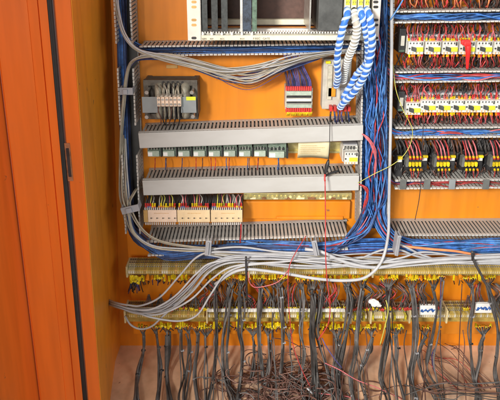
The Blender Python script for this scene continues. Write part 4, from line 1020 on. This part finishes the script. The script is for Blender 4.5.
# extra sleeved wires between the strips
for cx in range(150, 505, 11):
    if 446 < cx < 468: continue
    fan(cx + R.uniform(-2, 2), 296 + R.uniform(-2, 2), 309.5, 4.2, 5, 'sleeved wire rising from the top of the lower terminal strip', mid_g, .07, .085, down=-1,
        sl=('yellow', 'yellow', 'yellow', 'red') if cx < 340 else ('red', 'red', 'yellow'), wm=('grey_cable', 'dark_cable', 'brown_wire', 'brown_wire', 'dark_cable'))
mass('wire_mass', 'tangle of thin dark wires between the two terminal strips', [([(205 + 18 * k, 284, .07), (208 + 18 * k + R.uniform(-8, 8), 292, .085), (206 + 18 * k + R.uniform(-8, 8), 300, .08), (205 + 18 * k, 309, .07)], 7, 2) for k in range(17) if k not in (13, 14)], .0017, ['dark_cable', 'dark_cable', 'brown_wire', 'grey_cable', 'dusty_wire', 'red_wire'], 11)
# black strap at (246,258)-(247,300)
wire([(246, 257, .16), (246.3, 275, .155), (247, 300, .12)], .0032, 'black_wire', 'short black cable hanging straight over the white cables', None, 'cable', 'cable')
wire([(472, 251, .15), (473.5, 260, .155), (484, 280, .15), (498, 308, .14), (515, 345, .13)], .0036, 'dark_cable', 'dark cable slanting down to the right edge from the blue wires', None, 'cable', 'cable')
wire([(474, 252, .15), (472.5, 260, .155), (473, 254, .16)], .003, 'black_wire', 'small black tie knot at the top of the slanting dark cable', None, 'cable_tie', 'cable tie')

# ------------------------------------------------------------------ loose test wires
wire([(306, 236, .12), (296, 252, .15), (289, 268, .17), (288, 290, .17), (289.5, 315, .16), (293, 345, .16), (302, 370, .17), (311, 388, .17)], .0013, 'red_wire', 'thin red wire dropping from the open duct to the floor')
wire([(325, 181, .12), (325.5, 215, .14), (325.5, 250, .17), (327, 280, .18), (330, 305, .18), (328, 324, .17), (318, 340, .16)], .0015, 'red_wire', 'red test wire hanging from the black probe over both strips')
wire([(330, 117, .10), (329.5, 145, .11), (328.5, 160, .11)], .001, 'black_wire', 'thin dark wire hanging in front of the paper card')
pb = thing('test_probe', 'black test probe hanging in front of the lower covered duct', 'probe', at(326, 170, .11))
MB().tube(spline(P3([(328.5, 160, .11), (327, 166, .112), (325, 174, .115)]), 4), lambda t: .0028 + .003 * math.sin(t * 3.1), 8).build('grip', 'black_plastic', pb)
MB().tube(P3([(325, 174, .115), (324.7, 179, .116), (325, 181, .12)]), .0024, 8).build('red_collar', 'red', pb)
wire([(325, 176, .112), (331, 173, .1), (338, 171, .09)], .0032, 'black_wire', 'short black lead leaning across the lower covered duct edge', None)
wire([(248, 272, .16), (249, 281, .165), (254, 287, .165), (266, 286, .165), (279, 281, .165), (290, 268, .16)], .0013, 'pink_wire', 'thin pink wire looping over the upper terminal strip')
wire([(322, 338, .13), (326, 346, .14), (334, 358, .15), (342, 368, .15)], .0018, 'violet_wire', 'thin violet wire crossing the thick black bunch')
wire([(325, 363, .16), (340, 370, .165), (357, 380, .165), (378, 388, .16), (402, 399, .16)], .0013, 'pink_wire', 'pink wire slanting down right in front of the grey bunches')
wire([(311, 392, .17), (325, 394, .17), (345, 396, .165), (362, 401, .165)], .0014, 'pink_wire', 'pink wire low on the floor near the bare end')
wire([(307, 388, .17), (311, 392, .172), (316, 397, .17)], .0026, 'white_cable', 'bare white wire end at the foot of the red wire')
wire([(380, 345, .13), (384, 330, .13), (388, 312, .13), (386, 300, .12)], .0017, 'yellow_wire', 'thin yellow wire beside the bunch right of the white tag')
wire([(393, 64, .085), (396, 90, .095), (404, 112, .10), (412, 128, .10), (411, 142, .10), (404, 155, .11), (392, 165, .12), (374, 174, .12), (358, 183, .11)], .001, 'yellow_wire', 'thin yellow wire arching over the trunk of blue wires')
wire([(424, 118, .09), (422, 150, .1), (421, 180, .1), (419, 200, .09), (415, 220, .09)], .001, 'black_wire', 'thin black wire hanging over the orange strip at the right')
for k in range(3):
    wire([(360 + k, 133, .08), (366, 136 + k, .1), (371, 141 + 2 * k, .1), (376, 152 + 5 * k, .09), (374, 170 + 4 * k, .08)], .0018, 'pink_wire', 'pink wire curling out of the upper covered duct end into the trunk', 'pink wires at the upper covered duct end')
    wire([(357 + k, 184, .08), (364, 186 + k, .1), (368, 191 + 3 * k, .1), (364, 205 + 3 * k, .09), (362, 225, .09)], .0018, 'red_wire', 'red wire curling out of the lower covered duct end', 'red wires at the lower covered duct end')
wire([(241, 224, .1), (241, 232, .105), (240, 243, .1)], .002, 'red_wire', 'short red wire below the right cream module')
wire([(390, 20, .1), (397, 10, .1), (404, -2, .09)], .002, 'sky_wire', 'pale blue wire slanting up beside the topmost right duct')

# ------------------------------------------------------------------ floor tangle
m = MB()
def flr(px, py):   # point on the floor seen at this pixel
    a_ = (px - 250) / F; b_ = (YP - py) / F
    dr = Vector((a_, CS + b_ * SN, -SN + b_ * CS)); t = (zf - CAM.z) / dr.z
    return CAM + dr * t
for k in range(230):
    px = R.gauss(288, 34); py = R.uniform(372, 412)
    c = flr(px, py); h = max(0, .042 - abs(px - 280) * .0006) * R.random()
    a_ = R.uniform(0, 6.28); turn = R.choice((-1, 1)) * R.uniform(.25, .75); pts = []; c = Vector((c.x, min(c.y, -.01), zf + .004 + h)); st = R.uniform(.014, .028)
    for j in range(R.randint(5, 10)):
        pts.append(c.copy()); a_ += turn + R.uniform(-.15, .15)
        c = c + Vector((math.cos(a_) * st, math.sin(a_) * st * .6, math.sin(a_ * .7 + k) * .009)); c.z = max(c.z, zf + .003); c.y = min(c.y, .03)
    m.tube(spline(pts, 4), R.choice((.0011, .0014, .0018)), 5, R.choice((0, 0, 0, 1, 2)))
tag(m.build('cable_tangle', ['brown_wire', 'grey_cable', 'dusty_wire']), 'heap of tangled thin brown cables on the cabinet floor', 'cable heap', None, 'stuff')
for k in range(14):
    a_ = flr(418 + k * 2.5 + R.uniform(-4, 4), 356 + R.uniform(-4, 10)); b_ = flr(455 + k * 3 + R.uniform(-6, 6), 388 + R.uniform(-4, 6))
    mid = (a_ + b_) / 2 + Vector((R.uniform(-.04, .03), R.uniform(-.02, .02), R.uniform(.01, .05)))
    a_.z = zf + R.uniform(.01, .06); b_.z = zf + .004
    tag(MB().tube(spline([a_, a_.lerp(mid, .5) + Vector((0, 0, .015)), mid, b_.lerp(mid, .3), b_], 6), .0011, 5).build('wire', R.choice(['brown_wire', 'brown_wire', 'red_wire'])), 'thin brown wire arching over the bright floor at the right', 'wire', 'thin brown wires arching over the floor')
bundle([(418, 392, .2), (440, 391, .2), (465, 393, .19), (500, 391, .19), (528, 388, .18)], 10, .0014, ['grey_cable', 'dark_cable', 'brown_wire', 'dusty_wire'], 'grey cable lying across the floor at the lower right', 'grey cables lying on the floor at the lower right', name='cable', cat='cable', sx=14, sy=9, sd=.03, wob=1.3)
flush_legs()
# ================================================================== LIGHT
def area(name, loc, target, size, energy, color):
    ld = bpy.data.lights.new(name, 'AREA'); ld.shape = 'DISK'; ld.size = size; ld.energy = energy; ld.color = color
    o = bpy.data.objects.new(name, ld); COL.objects.link(o); o.location = loc
    o.rotation_euler = (Vector(target) - Vector(loc)).to_track_quat('-Z', 'Y').to_euler(); return o
area('key_lamp', (-1.0, -2.4, 1.4), (.1, 0, -.1), .5, 122, (1, .95, .87))
area('front_fill', (-.35, -2.7, .9), (-.5, 0, 0), .9, 17, (1, .96, .9))  # added soft fill that lifts the door frame, stands in for room light
area('side_fill', (1.9, -1.9, 1.3), (.5, 0, 0), 1.3, 20, (1, .97, .92))  # added broad fill to brighten the right side, no known source
w = bpy.data.worlds.new('World'); sc.world = w; w.use_nodes = True
w.node_tree.nodes['Background'].inputs[0].default_value = (.93, .96, 1, 1); w.node_tree.nodes['Background'].inputs[1].default_value = .2
sc.view_settings.view_transform = 'Standard'; sc.view_settings.look = 'None'; sc.view_settings.exposure = 0.0; sc.view_settings.gamma = 1
sc.render.engine = 'CYCLES'
